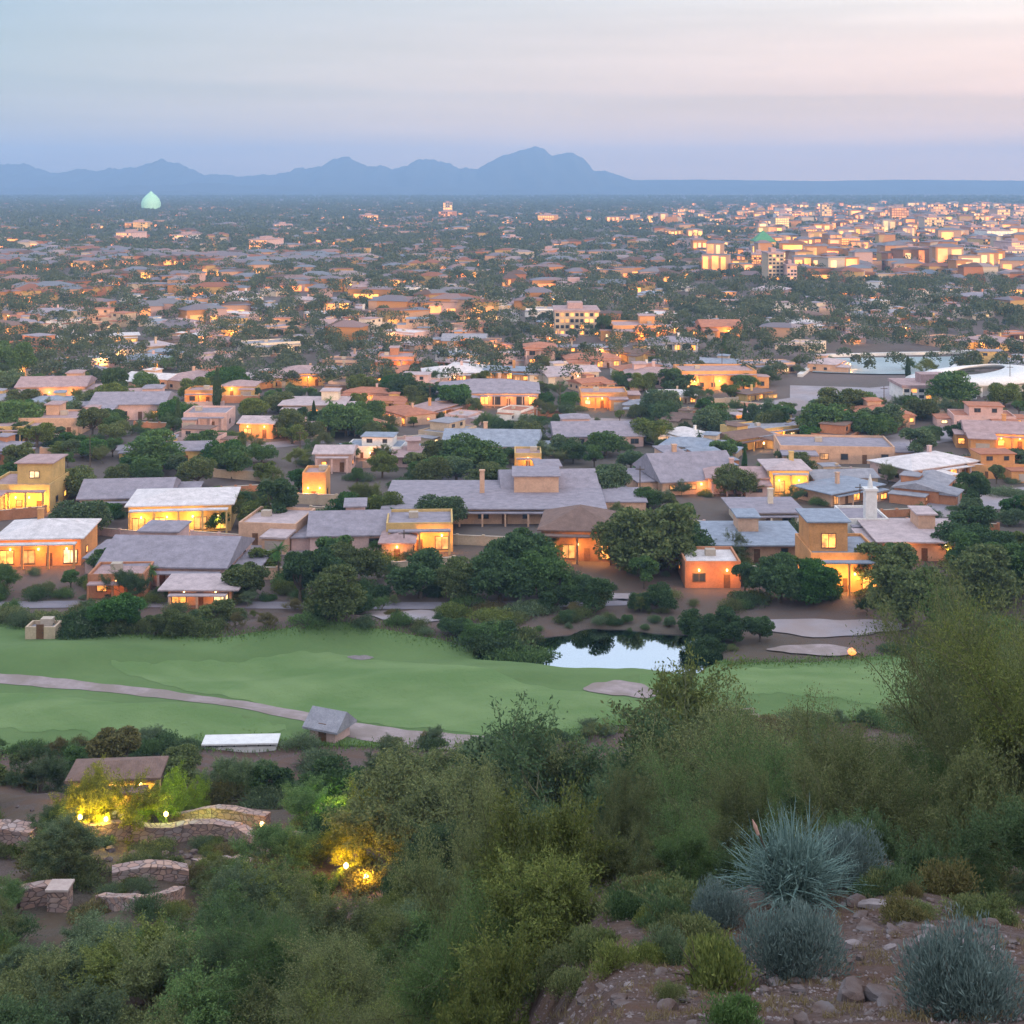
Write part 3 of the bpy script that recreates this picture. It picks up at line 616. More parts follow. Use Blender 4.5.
def house(name, loc, rz, w, d, h, style, wall, roof, lit, rnd, rise=None, storeys=1, wing=True, litmat='lit_orange', lights=0, power=150, tower=False, big=False, chim=True, label=None, look=None, lcol=(1, .38, .08), cat='house', group='houses of the city'):
    root = empty(name, loc, rz)
    tag(root, label, cat, group, look=look, pos=Vector(loc) + Vector((0, 0, h / 2)), anchor=True)
    wb = MB(); rb = MB(); wc = (*WALL[wall], 1); rc = (*ROOF[roof], 1); H0 = h * storeys if storeys == 1 else h
    rise = rise if rise is not None else min(w, d) * .13
    yF = -d / 2; yB = d / 2; fronts = [(-w / 2, w / 2, yF, h)]
    wb.box(-w / 2, w / 2, yF, yB, -1.2, h)
    if style == 'flat':
        pt = .28
        for a_ in ((-w / 2, w / 2, yF, yF + pt), (-w / 2, w / 2, yB - pt, yB), (-w / 2, -w / 2 + pt, yF + pt, yB - pt), (w / 2 - pt, w / 2, yF + pt, yB - pt)): wb.box(*a_, h + .003, h + .55)
        rb.box(-w / 2 + pt + .01, w / 2 - pt - .01, yF + pt + .01, yB - pt - .01, h + .02, h + .12)
    elif style == 'slab': roof_mesh(rb, -w / 2, w / 2, yF, yB, h + .003, 'flat', 0, 1.3)
    else: roof_mesh(rb, -w / 2, w / 2, yF, yB, h + .003, style, rise)
    if wing and w > 9:
        sd_ = rnd.choice((-1, 1)); ww = w * rnd.uniform(.28, .4); wd = d * rnd.uniform(.25, .45); wh = h * rnd.uniform(.72, .88)
        x0 = -w / 2 + .25 if sd_ < 0 else w / 2 - ww - .25; y0 = yF - wd
        wb.box(x0, x0 + ww, y0, yF + .004, -1.2, wh)
        if style in ('flat', 'slab'): rb.box(x0 - .3, x0 + ww + .3, y0 - .4, yF - .01, wh + .003, wh + .3)
        else: roof_mesh(rb, x0, x0 + ww, y0, yF - .62, wh + .003, 'hip' if style == 'hip' else 'shed', ww * .1)
        fronts = [(-w / 2 if sd_ > 0 else x0 + ww, x0 if sd_ > 0 else w / 2, yF, h), (x0, x0 + ww, y0, wh)]
    if w > 12 and not big and style:
        for sg in rnd.sample((-1, 1), rnd.choice((1, 1, 2))):
            aw = w * rnd.uniform(.16, .3); ad = d * rnd.uniform(.5, .8); ah = h * rnd.uniform(.62, .86); ay = rnd.uniform(-.15, .2) * d; ax0 = w / 2 - .003 if sg > 0 else -w / 2 - aw + .003
            wb.box(ax0, ax0 + aw, ay - ad / 2, ay + ad / 2, -1.2, ah)
            roof_mesh(rb, ax0 + (.7 if sg > 0 else 0), ax0 + aw - (0 if sg > 0 else .7), ay - ad / 2, ay + ad / 2, ah + .003, 'hip' if style == 'hip' and ad > aw else 'flat', aw * .12, .35)
            if ah > 2.3: fronts.append((ax0, ax0 + aw, ay - ad / 2, ah))
        if rnd.random() < .6:
            uw, ud = w * rnd.uniform(.2, .34), d * .4; ux = rnd.uniform(-.25, .25) * w; wb.box(ux - uw / 2, ux + uw / 2, .05 * d, .05 * d + ud, h - .2, h + rise * .6 + 1.5); roof_mesh(rb, ux - uw / 2, ux + uw / 2, .05 * d, .05 * d + ud, h + rise * .6 + 1.503, 'flat' if style in ('flat', 'slab') else 'hip', uw * .12, .4)
    if storeys == 2:
        uw = w * .55; ux = rnd.uniform(-.2, .2) * w; uy0 = yF + d * .22; uz = h + .25
        wb.box(ux - uw / 2, ux + uw / 2, uy0, yB - d * .12, uz - .2, uz + h * .8)
        roof_mesh(rb, ux - uw / 2, ux + uw / 2, uy0, yB - d * .12, uz + h * .8 + .003, 'hip' if style in ('hip', 'gable') else 'flat', rise * .6, .5)
        fronts.append((ux - uw / 2, ux + uw / 2, uy0, None))
    wo = wb.build('wall', M['stucco'], root); wo.color = wc; ro = rb.build('roof', M['roof'], root); ro.color = rc
    if tower:
        tb = MB(); tx = w * .1; tb.box(tx - 1.0, tx + 1.0, yF + .5, yF + 2.3, h, h + 5.2); tb.box(tx - 1.2, tx + 1.2, yF + .3, yF + 2.5, h + 5.203, h + 5.6); tb.lathe([(.5, h + 5.6), (.4, h + 6.6), (.05, h + 8)], 8, tx, yF + 1.4); tb.build('bell_tower', M['white'], root)
    elif style != 'flat' and chim and rnd.random() < .55:
        cb = MB(); cx = rnd.uniform(-.3, .3) * w; cb.box(cx - .45, cx + .45, .6, 1.4, h + .1, h + rise + 1.5); cb.box(cx - .55, cx + .55, .5, 1.5, h + rise + 1.503, h + rise + 1.7); co = cb.build('chimney', M['stucco'], ro); co.color = wc
    elif style == 'flat':
        cb = MB(); cx = rnd.uniform(-.3, .3) * w; cb.box(cx - .8, cx + .8, .2, 1.5, h + .123, h + 1.1); cb.build('roof_unit', M['trim'], ro)
    doored = False
    for fi, (x0, x1, yf, fh) in enumerate(fronts):
        zb = 0 if fh else h + .25; fh = fh or h * .8; fw = x1 - x0
        if fi == 1 and wing and w > 9 and fw > 3.4 and fh and fh > 2.5:
            g = MB(); g.box(x0 + fw / 2 - 1.5, x0 + fw / 2 + 1.5, yf - .06, yf + .1, 0, 2.3)
            for q in range(4): g.box(x0 + fw / 2 - 1.45, x0 + fw / 2 + 1.45, yf - .09, yf - .063, .06 + q * .56, .54 + q * .56)
            g.build('garage_door', M['garage'], root); continue
        n = max(1, int(fw / (3.0 if big else 3.6)))
        for k in range(n):
            cx = x0 + fw * (k + .5) / n
            if not doored and zb == 0 and k == n // 2 and fw > 3:
                doored = True; g = MB(); g.box(cx - .5, cx + .5, yf - .05, yf + .1, 0, 2.1); do = g.build('door', M['door'], root); g = MB(); g.box(cx + .32, cx + .4, yf - .12, yf - .053, .95, 1.1); g.build('handle', M['metal'], do); continue
            on = rnd.random() < lit; mt = M[rnd.choice((litmat, litmat, 'lit_dim', 'lit_dim', 'lit_pale'))] if on else M['glass']
            ww_ = min(fw / n * .72, 2.3 if big else rnd.choice((1.2, 1.6, 2.0)))
            wz = .35 if big else .95; wh_ = min(fh - wz - .45, 2.3 if big else 1.35)
            if wh_ > .4: windowf(root, cx, yf, zb + wz, ww_, wh_, 0, mt)
            if fh > 5.6 and zb == 0: windowf(root, cx, yf, 3.6, ww_, 1.5, 0, M[litmat] if rnd.random() < lit else M['glass'])
    for sgn in (-1, 1) if h > 2.4 else ():
        for yy in (-d * .15, d * .25):
            if rnd.random() < .7: windowf(root, sgn * w / 2, yy, 1.0, 1.4, 1.2, sgn, M[litmat] if rnd.random() < lit * .6 else M['glass'])
    if big or rnd.random() < .45:
        pb = MB(); px0, px1 = fronts[0][0] + .4, fronts[0][1] - .4
        if px1 - px0 > 4:
            pd = 2.2; pb.box(px0, px1, yF - pd, yF - .62, h - .55, h - .35); po = pb.build('porch_roof', M['roof'], root); po.color = rc
            nc = max(2, int((px1 - px0) / 4))
            for k in range(nc + 1):
                cx = px0 + .2 + (px1 - px0 - .4) * k / nc; c = MB(); c.box(cx - .16, cx + .16, yF - pd + .05, yF - pd + .37, -.5, h - .553); co = c.build('porch_column', M['stucco'], root); co.color = wc
    for k in range(lights):
        f0 = fronts[0]; cx = f0[0] + (f0[1] - f0[0]) * (k + .5) / lights
        lb = MB(); lb.box(cx - .1, cx + .1, yF - .22, yF - .003, min(2.6, h - .7), min(2.6, h - .7) + .3); lo = lb.build('porch_lamp', M['lamp'], root)
        ld = bpy.data.lights.new('porch_light', 'POINT'); ld.energy = power * 1.4; ld.color = lcol; ld.shadow_soft_size = .25
        l = bpy.data.objects.new('porch_light', ld); COL.objects.link(l); l.parent = root; l.location = (cx, yF - 1.6, min(2.4, h - .6))
    return root

FOOT = []      # (x, y, radius) kept clear
FACES = []     # (px0, px1, py0, py1, depth) fronts that must stay in sight
def put(px, py, wpx, d, h, style, wall, roof, lit=.3, rot=0, keep=True, name='house', **k):
    p = at(px, py); w = wpx * p.y / FOC
    loc = (p.x, p.y + d / 2, p.z)
    FOOT.append((p.x, p.y + d / 2, max(w, d) / 2))
    if keep and lit >= .8: FACES.append((px - wpx / 2, px + wpx / 2, py - h * FOC / p.y, py, p.y))
    return house(name, loc, math.radians(rot), w, d, h, style, wall, roof, lit, random.Random(int(px * 7 + py)), **k)
HS = [
 # px, py, wpx, depth, h, style, wall, roof, lit, rot, extras
 (176, 532, 112, 13, 5.6, 'hip', 'ochre', 'white', 1, 6, dict(wing=False, big=True, litmat='lit_yellow', lights=4, power=260, lcol=(1, .50, .09), rise=1.3, label='broad hall with a white hip roof and glowing yellow walls')),
 (36, 566, 92, 12, 5.2, 'hip', 'orange', 'white', .9, 4, dict(wing=False, big=True, lights=3, power=200, rise=1.7, label='white-roofed house with an orange lit front beside the fairway')),
 (18, 512, 70, 12, 5.5, 'flat', 'ochre', 'rosy', .9, 0, dict(storeys=2, litmat='lit_yellow', lights=3, power=220, lcol=(1, .52, .09), label='two storey flat-roofed house glowing yellow at the city edge')),
 (165, 586, 140, 17, 3.4, 'gable', 'pink', 'lavender grey', .25, -3, dict(wing=False, rise=2.6, label='long pink house under a big lavender gable roof')),
 (115, 598, 62, 7, 3.6, 'flat', 'terracotta', 'rosy', .6, 2, dict(lights=1, power=90, label='small flat terracotta house in front of the lavender gable')),
 (200, 606, 70, 6, 3.0, 'slab', 'peach', 'pale pink', .5, 0, dict(big=True, wing=False, lights=2, power=90, label='peach columned pavilion with a thin pale roof')),
 (272, 546, 66, 12, 4.0, 'flat', 'peach', 'pale pink', .3, -8, dict(label='plain peach block house right of the yellow hall')),
 (345, 552, 86, 15, 3.2, 'gable', 'pink', 'lavender grey', .2, 5, dict(wing=False, rise=2.4, label='low house with a pinkish grey gable, behind dark trees')),
 (397, 562, 34, 8, 3.6, 'hip', 'peach', 'rosy', .9, 0, dict(wing=False, lights=1, power=140, label='little peach arch-fronted house lit by one lamp')),
 (418, 552, 74, 10, 5.2, 'flat', 'ochre', 'lavender grey', 1, 3, dict(big=True, wing=False, litmat='lit_yellow', lights=3, power=200, label='balcony house with yellow lit glass front below the long roof')),
 (494, 524, 235, 22, 3.4, 'slab', 'peach', 'lavender grey', .3, 0, dict(wing=False, label='very long low building under one flat lavender roof')),
 (582, 561, 82, 13, 5.8, 'hip', 'brown', 'brown', .8, -6, dict(wing=False, big=True, lights=3, power=240, rise=2.6, lcol=(1, .42, .1), label='brown house with a tall brown roof and fiery orange windows')),
 (548, 506, 104, 16, 3.2, 'gable', 'tan', 'lavender grey', .2, 4, dict(wing=False, rise=2.6, label='wide grey gabled house behind the brown lit house')),
 (713, 588, 62, 9, 4.2, 'flat', 'terracotta', 'white', .8, 0, dict(lights=2, power=150, label='terracotta cottage with a white flat roof and amber lamps')),
 (757, 562, 92, 14, 3.4, 'slab', 'peach', 'blue-grey', .4, 0, dict(wing=False, label='flat blue-grey roofed bungalow between the two terracotta-lit houses')),
 (768, 527, 66, 10, 3.2, 'slab', 'cream', 'lavender grey', .5, 2, dict(wing=False, big=True, label='narrow cream bungalow with a row of square windows')),
 (846, 592, 78, 12, 6.4, 'flat', 'orange', 'blue-grey', 1, 0, dict(storeys=2, big=True, wing=False, lights=4, power=220, lcol=(1, .5, .12), label='tall terraced house lit bright orange on both floors')),
 (926, 561, 92, 14, 3.8, 'slab', 'peach', 'pale pink', .5, -2, dict(wing=False, lights=2, power=100, label='peach house with wide pale roof at the green valley edge')),
 (868, 540, 46, 10, 3.8, 'flat', 'white', 'lavender grey', .3, 0, dict(tower=True, wing=False, label='small white church-like house with a slim bell tower')),
 (789, 494, 44, 10, 5.6, 'hip', 'ochre', 'pale pink', 1, 0, dict(wing=False, big=True, litmat='lit_yellow', lights=2, power=260, lcol=(1, .50, .09), label='compact two-level house glowing golden yellow among dark trees')),
 (738, 494, 66, 10, 3.6, 'gable', 'pink', 'rosy', .4, 0, dict(label='rosy gabled house left of the golden yellow house')),
 (692, 494, 90, 18, 3.0, 'gable', 'peach', 'lavender grey', .3, 12, dict(wing=False, rise=4.0, lights=1, power=160, label='great grey gable roof with one peach lit corner')),
 (314, 502, 26, 7, 6.2, 'flat', 'orange', 'rosy', 1, 0, dict(wing=False, lights=2, power=200, lcol=(1, .4, .1), label='narrow orange lit tower house among green trees')),
 (333, 472, 40, 9, 4.6, 'gable', 'pink', 'pale pink', .1, 0, dict(wing=False, label='plain pink gable house above the orange tower house')),
 (120, 512, 96, 14, 3.0, 'gable', 'tan', 'lavender grey', .1, 6, dict(wing=False, rise=2.2, label='low tan house with a broad lavender roof behind the yellow hall')),
 (425, 468, 66, 11, 3.0, 'slab', 'pink', 'rosy', .2, 4, dict(label='long rosy-roofed bungalow amid dark green trees')),
 (492, 458, 104, 15, 3.2, 'gable', 'peach', 'blue-grey', .2, -4, dict(wing=False, rise=2.6, label='large house under a blue-grey gable roof amid the trees')),
 (528, 470, 30, 8, 3.8, 'flat', 'ochre', 'rosy', 1, 0, dict(wing=False, lights=1, power=200, label='little yellow-lit cube house below the blue-grey gable')),
 (598, 448, 98, 15, 3.2, 'gable', 'pink', 'lavender grey', .2, 3, dict(wing=False, rise=2.4, label='broad pink house with lavender roof behind the tree belt')),
 (520, 470, 1, 1, 1, None, None, None, 0, 0, None),
 (840, 464, 126, 14, 4.0, 'flat', 'peach', 'lavender grey', .4, -5, dict(label='long stepped peach house on the right slope')),
 (1004, 450, 66, 13, 4.4, 'gable', 'orange', 'rosy', .9, -12, dict(lights=2, power=220, label='orange lit gable house at the right edge of the city')),
 (885, 428, 54, 11, 4.0, 'hip', 'peach', 'red tiled', .5, 0, dict(lights=1, power=160, label='red tiled peach house between the grey lots')),
 (488, 406, 112, 20, 4.2, 'hip', 'peach', 'lavender grey', .6, 0, dict(big=True, lights=3, power=160, rise=2.6, label='sprawling hip-roofed house with three lit bays')),
 (604, 408, 52, 11, 4.6, 'flat', 'orange', 'rosy', .9, 0, dict(lights=2, power=240, label='orange block house right of the sprawling hip roof')),
 (718, 390, 84, 16, 6.2, 'flat', 'orange', 'rosy', .3, 3, dict(wing=False, lights=3, power=420, lcol=(1, .5, .16), label='big plain orange-walled block with a flat roof')),
 (655, 388, 60, 14, 4.2, 'hip', 'pink', 'rosy', .4, 0, dict(label='pink hip-roofed house left of the orange block')),
 (312, 418, 64, 13, 4.0, 'slab', 'cream', 'pale pink', .4, 0, dict(label='cream slab-roofed house beside the upper lot')),
 (125, 420, 80, 16, 4.6, 'gable', 'pink', 'lavender grey', .4, 4, dict(label='pink house with grey gable on the left hillside')),
 (205, 430, 48, 11, 4.4, 'flat', 'pink', 'lavender grey', .3, 0, dict(label='flat pink house under the slim cypress')),
 (258, 438, 38, 9, 4.0, 'gable', 'orange', 'pale pink', .9, -6, dict(lights=2, power=200, label='little orange lit gable house under a pale roof')),
 (200, 404, 34, 9, 4.0, 'flat', 'orange', 'rosy', .8, 0, dict(wing=False, lights=1, power=260, label='small orange flat house left of the cypress')),
 (238, 398, 36, 9, 4.0, 'hip', 'ochre', 'rosy', 1, 0, dict(litmat='lit_yellow', lights=1, power=220, label='yellow-lit hip-roofed house right of the cypress')),
 (48, 402, 74, 15, 5.0, 'gable', 'peach', 'rosy', .5, 6, dict(lights=2, power=200, label='peach long house below the left woods')),
 (48, 436, 66, 13, 4.4, 'flat', 'peach', 'rosy', .5, 0, dict(label='stepped peach flat house on the left, below the long one')),
 (300, 386, 56, 13, 4.6, 'hip', 'ochre', 'rosy', .8, 0, dict(lights=1, power=260, label='ochre hip house in the upper left blocks')),
 (395, 372, 42, 14, 5.5, 'flat', 'terracotta', 'rosy', .6, 0, dict(lights=1, power=320, label='terracotta cube house in mid city')),
 (540, 366, 34, 12, 7, 'hip', 'pink', 'red tiled', .3, 0, dict(wing=False, label='tall pink house with red peaked roof in mid city')),
 (640, 340, 60, 20, 6, 'flat', 'orange', 'rosy', .7, 0, dict(lights=2, power=500, label='wide orange flat block right of the tan hotel')),
 (722, 338, 44, 18, 5, 'gable', 'orange', 'red tiled', .8, 0, dict(lights=1, power=600, label='orange gabled building above the orange block')),
]
for hrow in HS:
    px, py, wpx, d, h, st, wa, rf, lit, rot, ex = hrow
    if ex is None: continue
    h *= .84; wpx *= .9
    put(px, py, wpx, d, h, st, wa, rf, lit, rot, **ex)

# large singular buildings -------------------------------------------------
def block(name, px, py, wpx, d, hpx, wall, label, floors, bays, lit=.6, cap=None, litmat='lit_gold', rot=0, cat='building', group=None):
    p = at(px, py); w = wpx * p.y / FOC; h = hpx * p.y / FOC; FOOT.append((p.x, p.y + d / 2, max(w, d) / 2))
    r = empty(name, (p.x, p.y + d / 2, p.z), math.radians(rot)); tag(r, label if label and '~' not in label else None, cat, group, look=label[1:] if label and '~' in label else None, pos=Vector((p.x, p.y, p.z + h / 2)), anchor=True)
    wb = MB(); wb.box(-w / 2, w / 2, -d / 2, d / 2, -3, h); wo = wb.build('wall', M['stucco'], r); wo.color = (*WALL[wall], 1)
    rb = MB(); rb.box(-w / 2 - .4, w / 2 + .4, -d / 2 - .4, d / 2 + .4, h + .003, h + .8)
    if cap == 'pyramid': rb.lathe([(w * .74, h + .803), (w * .5, h + w * .22), (.3, h + w * .55)], 4, a0=math.pi / 4)
    else: rb.box(-w * .2, w * .15, -d * .2, d * .2, h + .803, h + 3.2)
    ro = rb.build('roof', M['roof'], r); ro.color = (.08, .26, .13, 1) if cap == 'pyramid' else (*ROOF['rosy'], 1)
    rr = random.Random(int(px * 3 + py)); fh = h / floors
    for k in range(floors):
        g = MB()
        for j in range(bays):
            x0 = -w / 2 + w * (j + .16) / bays; x1 = -w / 2 + w * (j + .84) / bays
            g.box(x0, x1, -d / 2 - .12, -d / 2 + .1, k * fh + fh * .28, k * fh + fh * .82, 1 if rr.random() > lit else 0)
        g.build('window_row', [M[litmat], M['glass']], r)
    return r
block('hotel_building', 577, 336, 44, 22, 24, 'tan', 'tan hotel block with window rows standing in mid city', 4, 9, .25)
block('apartment_building', 575, 293, 34, 18, 9, 'white', 'long white apartment block in the middle distance', 3, 9, .1)
block('office_tower', 776, 288, 15, 22, 34, 'tan', 'tallest tan tower below the green pyramid roof', 9, 4, .3)
block('office_tower', 792, 290, 10, 18, 24, 'pink', 'pink slim tower beside the tallest tan tower', 7, 3, .3)
block('office_tower', 766, 252, 20, 30, 10, 'ochre', 'broad tower capped by a green pyramid roof', 3, 5, .8, 'pyramid')
block('office_tower', 783, 284, 12, 16, 10, 'ochre', 'short bright yellow building at the foot of the towers', 3, 4, 1, None, 'lit_yellow')
block('office_tower', 1000, 245, 26, 40, 14, 'white', 'glowing white civic block at the downtown end', 4, 6, .9, None, 'lit_pale')
# palest green dome far off on the left
p = at(151, 211); mbd = MB(); k = p.y / FOC
mbd.lathe([(8.0 * k, 0), (9.4 * k, 4 * k), (9.6 * k, 8 * k), (8.2 * k, 12 * k), (5.2 * k, 15.5 * k), (2.0 * k, 18 * k), (.3 * k, 20 * k)], 24)
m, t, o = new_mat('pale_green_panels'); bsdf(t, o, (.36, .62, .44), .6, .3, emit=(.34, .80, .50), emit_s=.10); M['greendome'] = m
r = empty('domed_hall', (p.x, p.y, p.z)); tag(r, 'pale green pointed dome glowing below the far mountains', 'dome', pos=p, anchor=True)
mbd.build('dome_shell', M['greendome'], r, True); mbd = MB(); mbd.lathe([(11 * k, -2), (11 * k, 1.4 * k), (9.8 * k, 1.7 * k)], 24); mbd.build('base_ring', M['white'], r)

# reservoir and white arena on the right
RES = [at(812, 362), at(968, 356), at(942, 378), at(800, 377)]
strip('reservoir_water', [(830, 359), (900, 358), (962, 357)], [(812, 373), (880, 375), (940, 375)], M['basin'], .35, 40, 12)
def wall_line(name, pts, hh, th, mat, label, cat='wall', cap=True, group=None, cm=None):
    P_ = [at(x, y) for x, y in pts]; c0 = P_[len(P_) // 2]; r = empty(name, c0); tag(r, label, cat, group, 'thing', pos=c0, anchor=True); mb = MB(); cb = MB()
    for A, B in zip(P_[:-1], P_[1:]):
        n = max(2, int((B - A).length / 1.5)); dx = (B - A).normalized(); s = Vector((-dx.y, dx.x, 0)) * th / 2
        for i in range(n):
            a_ = A.lerp(B, i / n); b_ = A.lerp(B, (i + 1) / n); za = Hs(a_.x, a_.y); zb = Hs(b_.x, b_.y); q = lambda v, z, sg, m_=1: tuple(Vector((v.x, v.y, z)) + s * sg * m_ - c0)
            f = [[0, 1, 5, 4], [2, 3, 7, 6], [4, 5, 6, 7], [3, 0, 4, 7], [1, 2, 6, 5]]
            mb.add([q(a_, za - .6, -1), q(b_, zb - .6, -1), q(b_, zb - .6, 1), q(a_, za - .6, 1), q(a_, za + hh, -1), q(b_, zb + hh, -1), q(b_, zb + hh, 1), q(a_, za + hh, 1)], f)
            if cap: cb.add([q(a_, za + hh + .003, -1, 1.06), q(b_, zb + hh + .003, -1, 1.06), q(b_, zb + hh + .003, 1, 1.06), q(a_, za + hh + .003, 1, 1.06), q(a_, za + hh + .13, -1, 1.06), q(b_, zb + hh + .13, -1, 1.06), q(b_, zb + hh + .13, 1, 1.06), q(a_, za + hh + .13, 1, 1.06)], f + [[3, 2, 1, 0]])
    mb.build('wall_face', mat, r)
    if cap: cb.build('coping', cm or mat, r)
    return r
wall_line('reservoir_wall', [(800, 377), (826, 357), (900, 355), (972, 353), (945, 377)], .9, 1.6, M['white'], 'white rim wall around the pale reservoir')
FOOT.append((RES[0].x * .5 + RES[1].x * .5, RES[0].y * .5 + RES[1].y * .5, 26))
p = at(995, 397); r = empty('arena', (p.x, p.y + 14, p.z), math.radians(-6)); tag(r, 'white arena with a curved swept roof at the right edge', 'arena', pos=p, anchor=True); FOOT.append((p.x, p.y + 14, 22))
mb = MB(); mb.lathe([(15, -1), (15.5, 1.5), (16.5, 3.2)], 40, sx=1.15, sy=.8); mb.build('seating_wall', M['white'], r)
mb = MB(); n = 48
vs = []
for ring, (rr_, zz) in enumerate(((17.6, 3.4), (17.9, 3.9), (13.5, 5.2), (6.5, 5.9), (6.4, 5.5))):
    for i in range(n):
        a_ = 2 * math.pi * i / n; vs.append((rr_ * 1.15 * math.cos(a_), rr_ * .8 * math.sin(a_), zz + 1.3 * math.cos(a_ - .4)))
fs = [[k * n + i, k * n + (i + 1) % n, (k + 1) * n + (i + 1) % n, (k + 1) * n + i] for k in range(4) for i in range(n)] + [[4 * n + i, 4 * n + (i + 1) % n, (i + 1) % n, i] for i in range(n)]
mb.add(vs, fs); mb.build('roof_canopy', M['white'], r, True)
for i in range(14):
    a_ = math.pi + math.pi * (i + .5) / 14; mb = MB(); mb.tube([(17.8 * 1.12 * math.cos(a_), 17.8 * .8 * math.sin(a_), -1), (17.0 * 1.1 * math.cos(a_), 17.0 * .8 * math.sin(a_), 3.4 + 1.3 * math.cos(a_ - .4))], [.3, .25], 6); mb.build('column', M['white'], r)
block('clinic_building', 940, 400, 74, 14, 12, 'white', 'white stepped clinic block between reservoir and arena', 2, 10, .15)

# ------------------------------------------------------------------ ordinary houses: prototypes copied over the city
protos = []
for i, (st, sz, hh, stx, lit, bg) in enumerate([('hip', (17, 12), 3.4, 1, .45, 0), ('gable', (20, 12), 3.3, 1, .35, 0), ('flat', (15, 12), 3.9, 1, .5, 0), ('flat', (19, 13), 3.6, 2, .55, 0), ('hip', (23, 14), 3.6, 1, .7, 1), ('slab', (18, 11), 3.2, 1, .6, 1), ('gable', (14, 10), 3.2, 1, .25, 0), ('flat', (24, 14), 4.2, 1, .75, 1)]):
    protos.append(house('house', (0, 0, 0), 0, sz[0], sz[1], hh, st, 'tan', 'grey', lit, random.Random(100 + i), storeys=stx, big=bool(bg), litmat='lit_yellow' if i in (2, 7) else 'lit_orange')); THINGS.pop()
DESC = ['hip-roofed', 'gabled', 'flat-roofed', 'two storey', 'wide hip-roofed', 'slab-roofed', 'small gabled', 'wide flat-roofed']
cand = []
d = 224.0
while d < 900:
    step = 15 + d * .010; x = -.375 * d + R.uniform(0, 15)
    while x < .375 * d:
        cand.append((x + R.uniform(-4, 4), d + R.uniform(-6, 6))); x += 18 + R.uniform(-3, 7)
    d += step
nh = 0; RND_H = []
for x, y in cand:
    if nh >= 278: break
    if any((x - fx) ** 2 + (y - fy) ** 2 < (fr + 4.0) ** 2 for fx, fy, fr in FOOT): continue
    if y < 262 and (POND[0] - 25 < x < POND[0] + 45 and y < 236): continue
    dens = .62 + .25 * math.sin(x * .021 + 2) * math.sin(y * .017) + .1 * math.sin(x * .05 + y * .03)
    if y > 700: dens *= .8
    if R.random() > dens: continue
    i = R.randrange(8); z = Hs(x, y); wa = R.choice(['peach', 'peach', 'tan', 'cream', 'pink', 'pink', 'terracotta', 'white', 'orange', 'ochre']); rf = R.choice(['lavender grey', 'lavender grey', 'pale pink', 'red tiled', 'brown', 'grey', 'rosy', 'rosy', 'white', 'blue-grey'])
    pp = proj((x, y - 6, z + 2))
    if pp[0] > 785 and 372 < pp[1] < 414: continue
    if any(a0 - 12 < pp[0] < a1 + 12 and b0 - 4 < pp[1] - 6 < b1 + 14 and y < dd for a0, a1, b0, b1, dd in FACES): continue
    sc = R.uniform(.56, .88)
    r, ch = dup(protos[i], Vector((x, y, z)), math.radians(R.choice([0, 12, -12, 28, -28, 60, -60]) + R.uniform(-9, 9)), sc, f'{DESC[i]} {wa} house, {rf} roof', 'house', 'houses of the city')
    for o in ch:
        b_ = o.name.split('.')[0]
        if b_ in ('wall', 'porch_column'): o.color = (*WALL[wa], 1)
        elif b_ in ('roof', 'porch_roof'):
            o.color = (*ROOF[rf], 1)
            for g in o.children: g.color = (*WALL[wa], 1)
    FOOT.append((x, y, 7 * sc + 1)); nh += 1
    if R.random() < .42:
        ld = bpy.data.lights.new('yard_light', 'POINT'); ld.energy = 430 if y < 450 else 1100; ld.color = R.choice([(1, .34, .07), (1, .40, .09), (1, .48, .13)]); ld.shadow_soft_size = .3
        l = bpy.data.objects.new('yard_light', ld); COL.objects.link(l); l.parent = r; l.location = (R.uniform(-4, 4), -9.5, 2.6)
        lb = MB(); lx, ly, lz = l.location; lb.tube([(lx, ly, -.3), (lx, ly, 2.2)], [.06, .05], 5); po = lb.build('yard_lamp', M['metal'], r); lb = MB(); lb.lathe([(.05, 2.2), (.2, 2.4), (.2, 2.65), (.05, 2.85)], 8, lx, ly); lb.build('lamp_globe', M['lamp'], po)
for p_ in protos: retire(p_)

# downtown blocks: golden lit office buildings far right
DT = random.Random(5)
for i in range(74):
    px = 1022 - 330 * DT.random() ** 1.4; py = DT.choice([218, 224, 230, 236, 242, 250, 258, 266]) + DT.uniform(-3, 3)
    if DT.random() < .18: px = DT.uniform(60, 640); py = DT.uniform(212, 268)
    wpx = DT.uniform(7, 22); hp = DT.uniform(4, 9) + (DT.uniform(2, 8) if DT.random() < .25 else 0)
    p = at(px, py)
    if any((p.x - fx) ** 2 + (p.y - fy) ** 2 < (fr + 8) ** 2 for fx, fy, fr in FOOT): continue
    wa = DT.choice(['ochre', 'orange', 'peach', 'tan', 'white', 'pink', 'terracotta'])
    shape = 'tall' if hp > wpx else ('long low' if wpx > 2.4 * hp else 'squat')
    block('office_block', px, py, wpx, DT.uniform(18, 40), hp, wa, f'~{shape} {wa} office block', max(2, int(hp / 2.2)), max(3, int(wpx / 2.2)), DT.uniform(.5, 1), None, DT.choice(['lit_gold', 'lit_gold', 'lit_yellow', 'lit_orange']), DT.uniform(-15, 15), 'office block', 'lit office blocks of the far town')

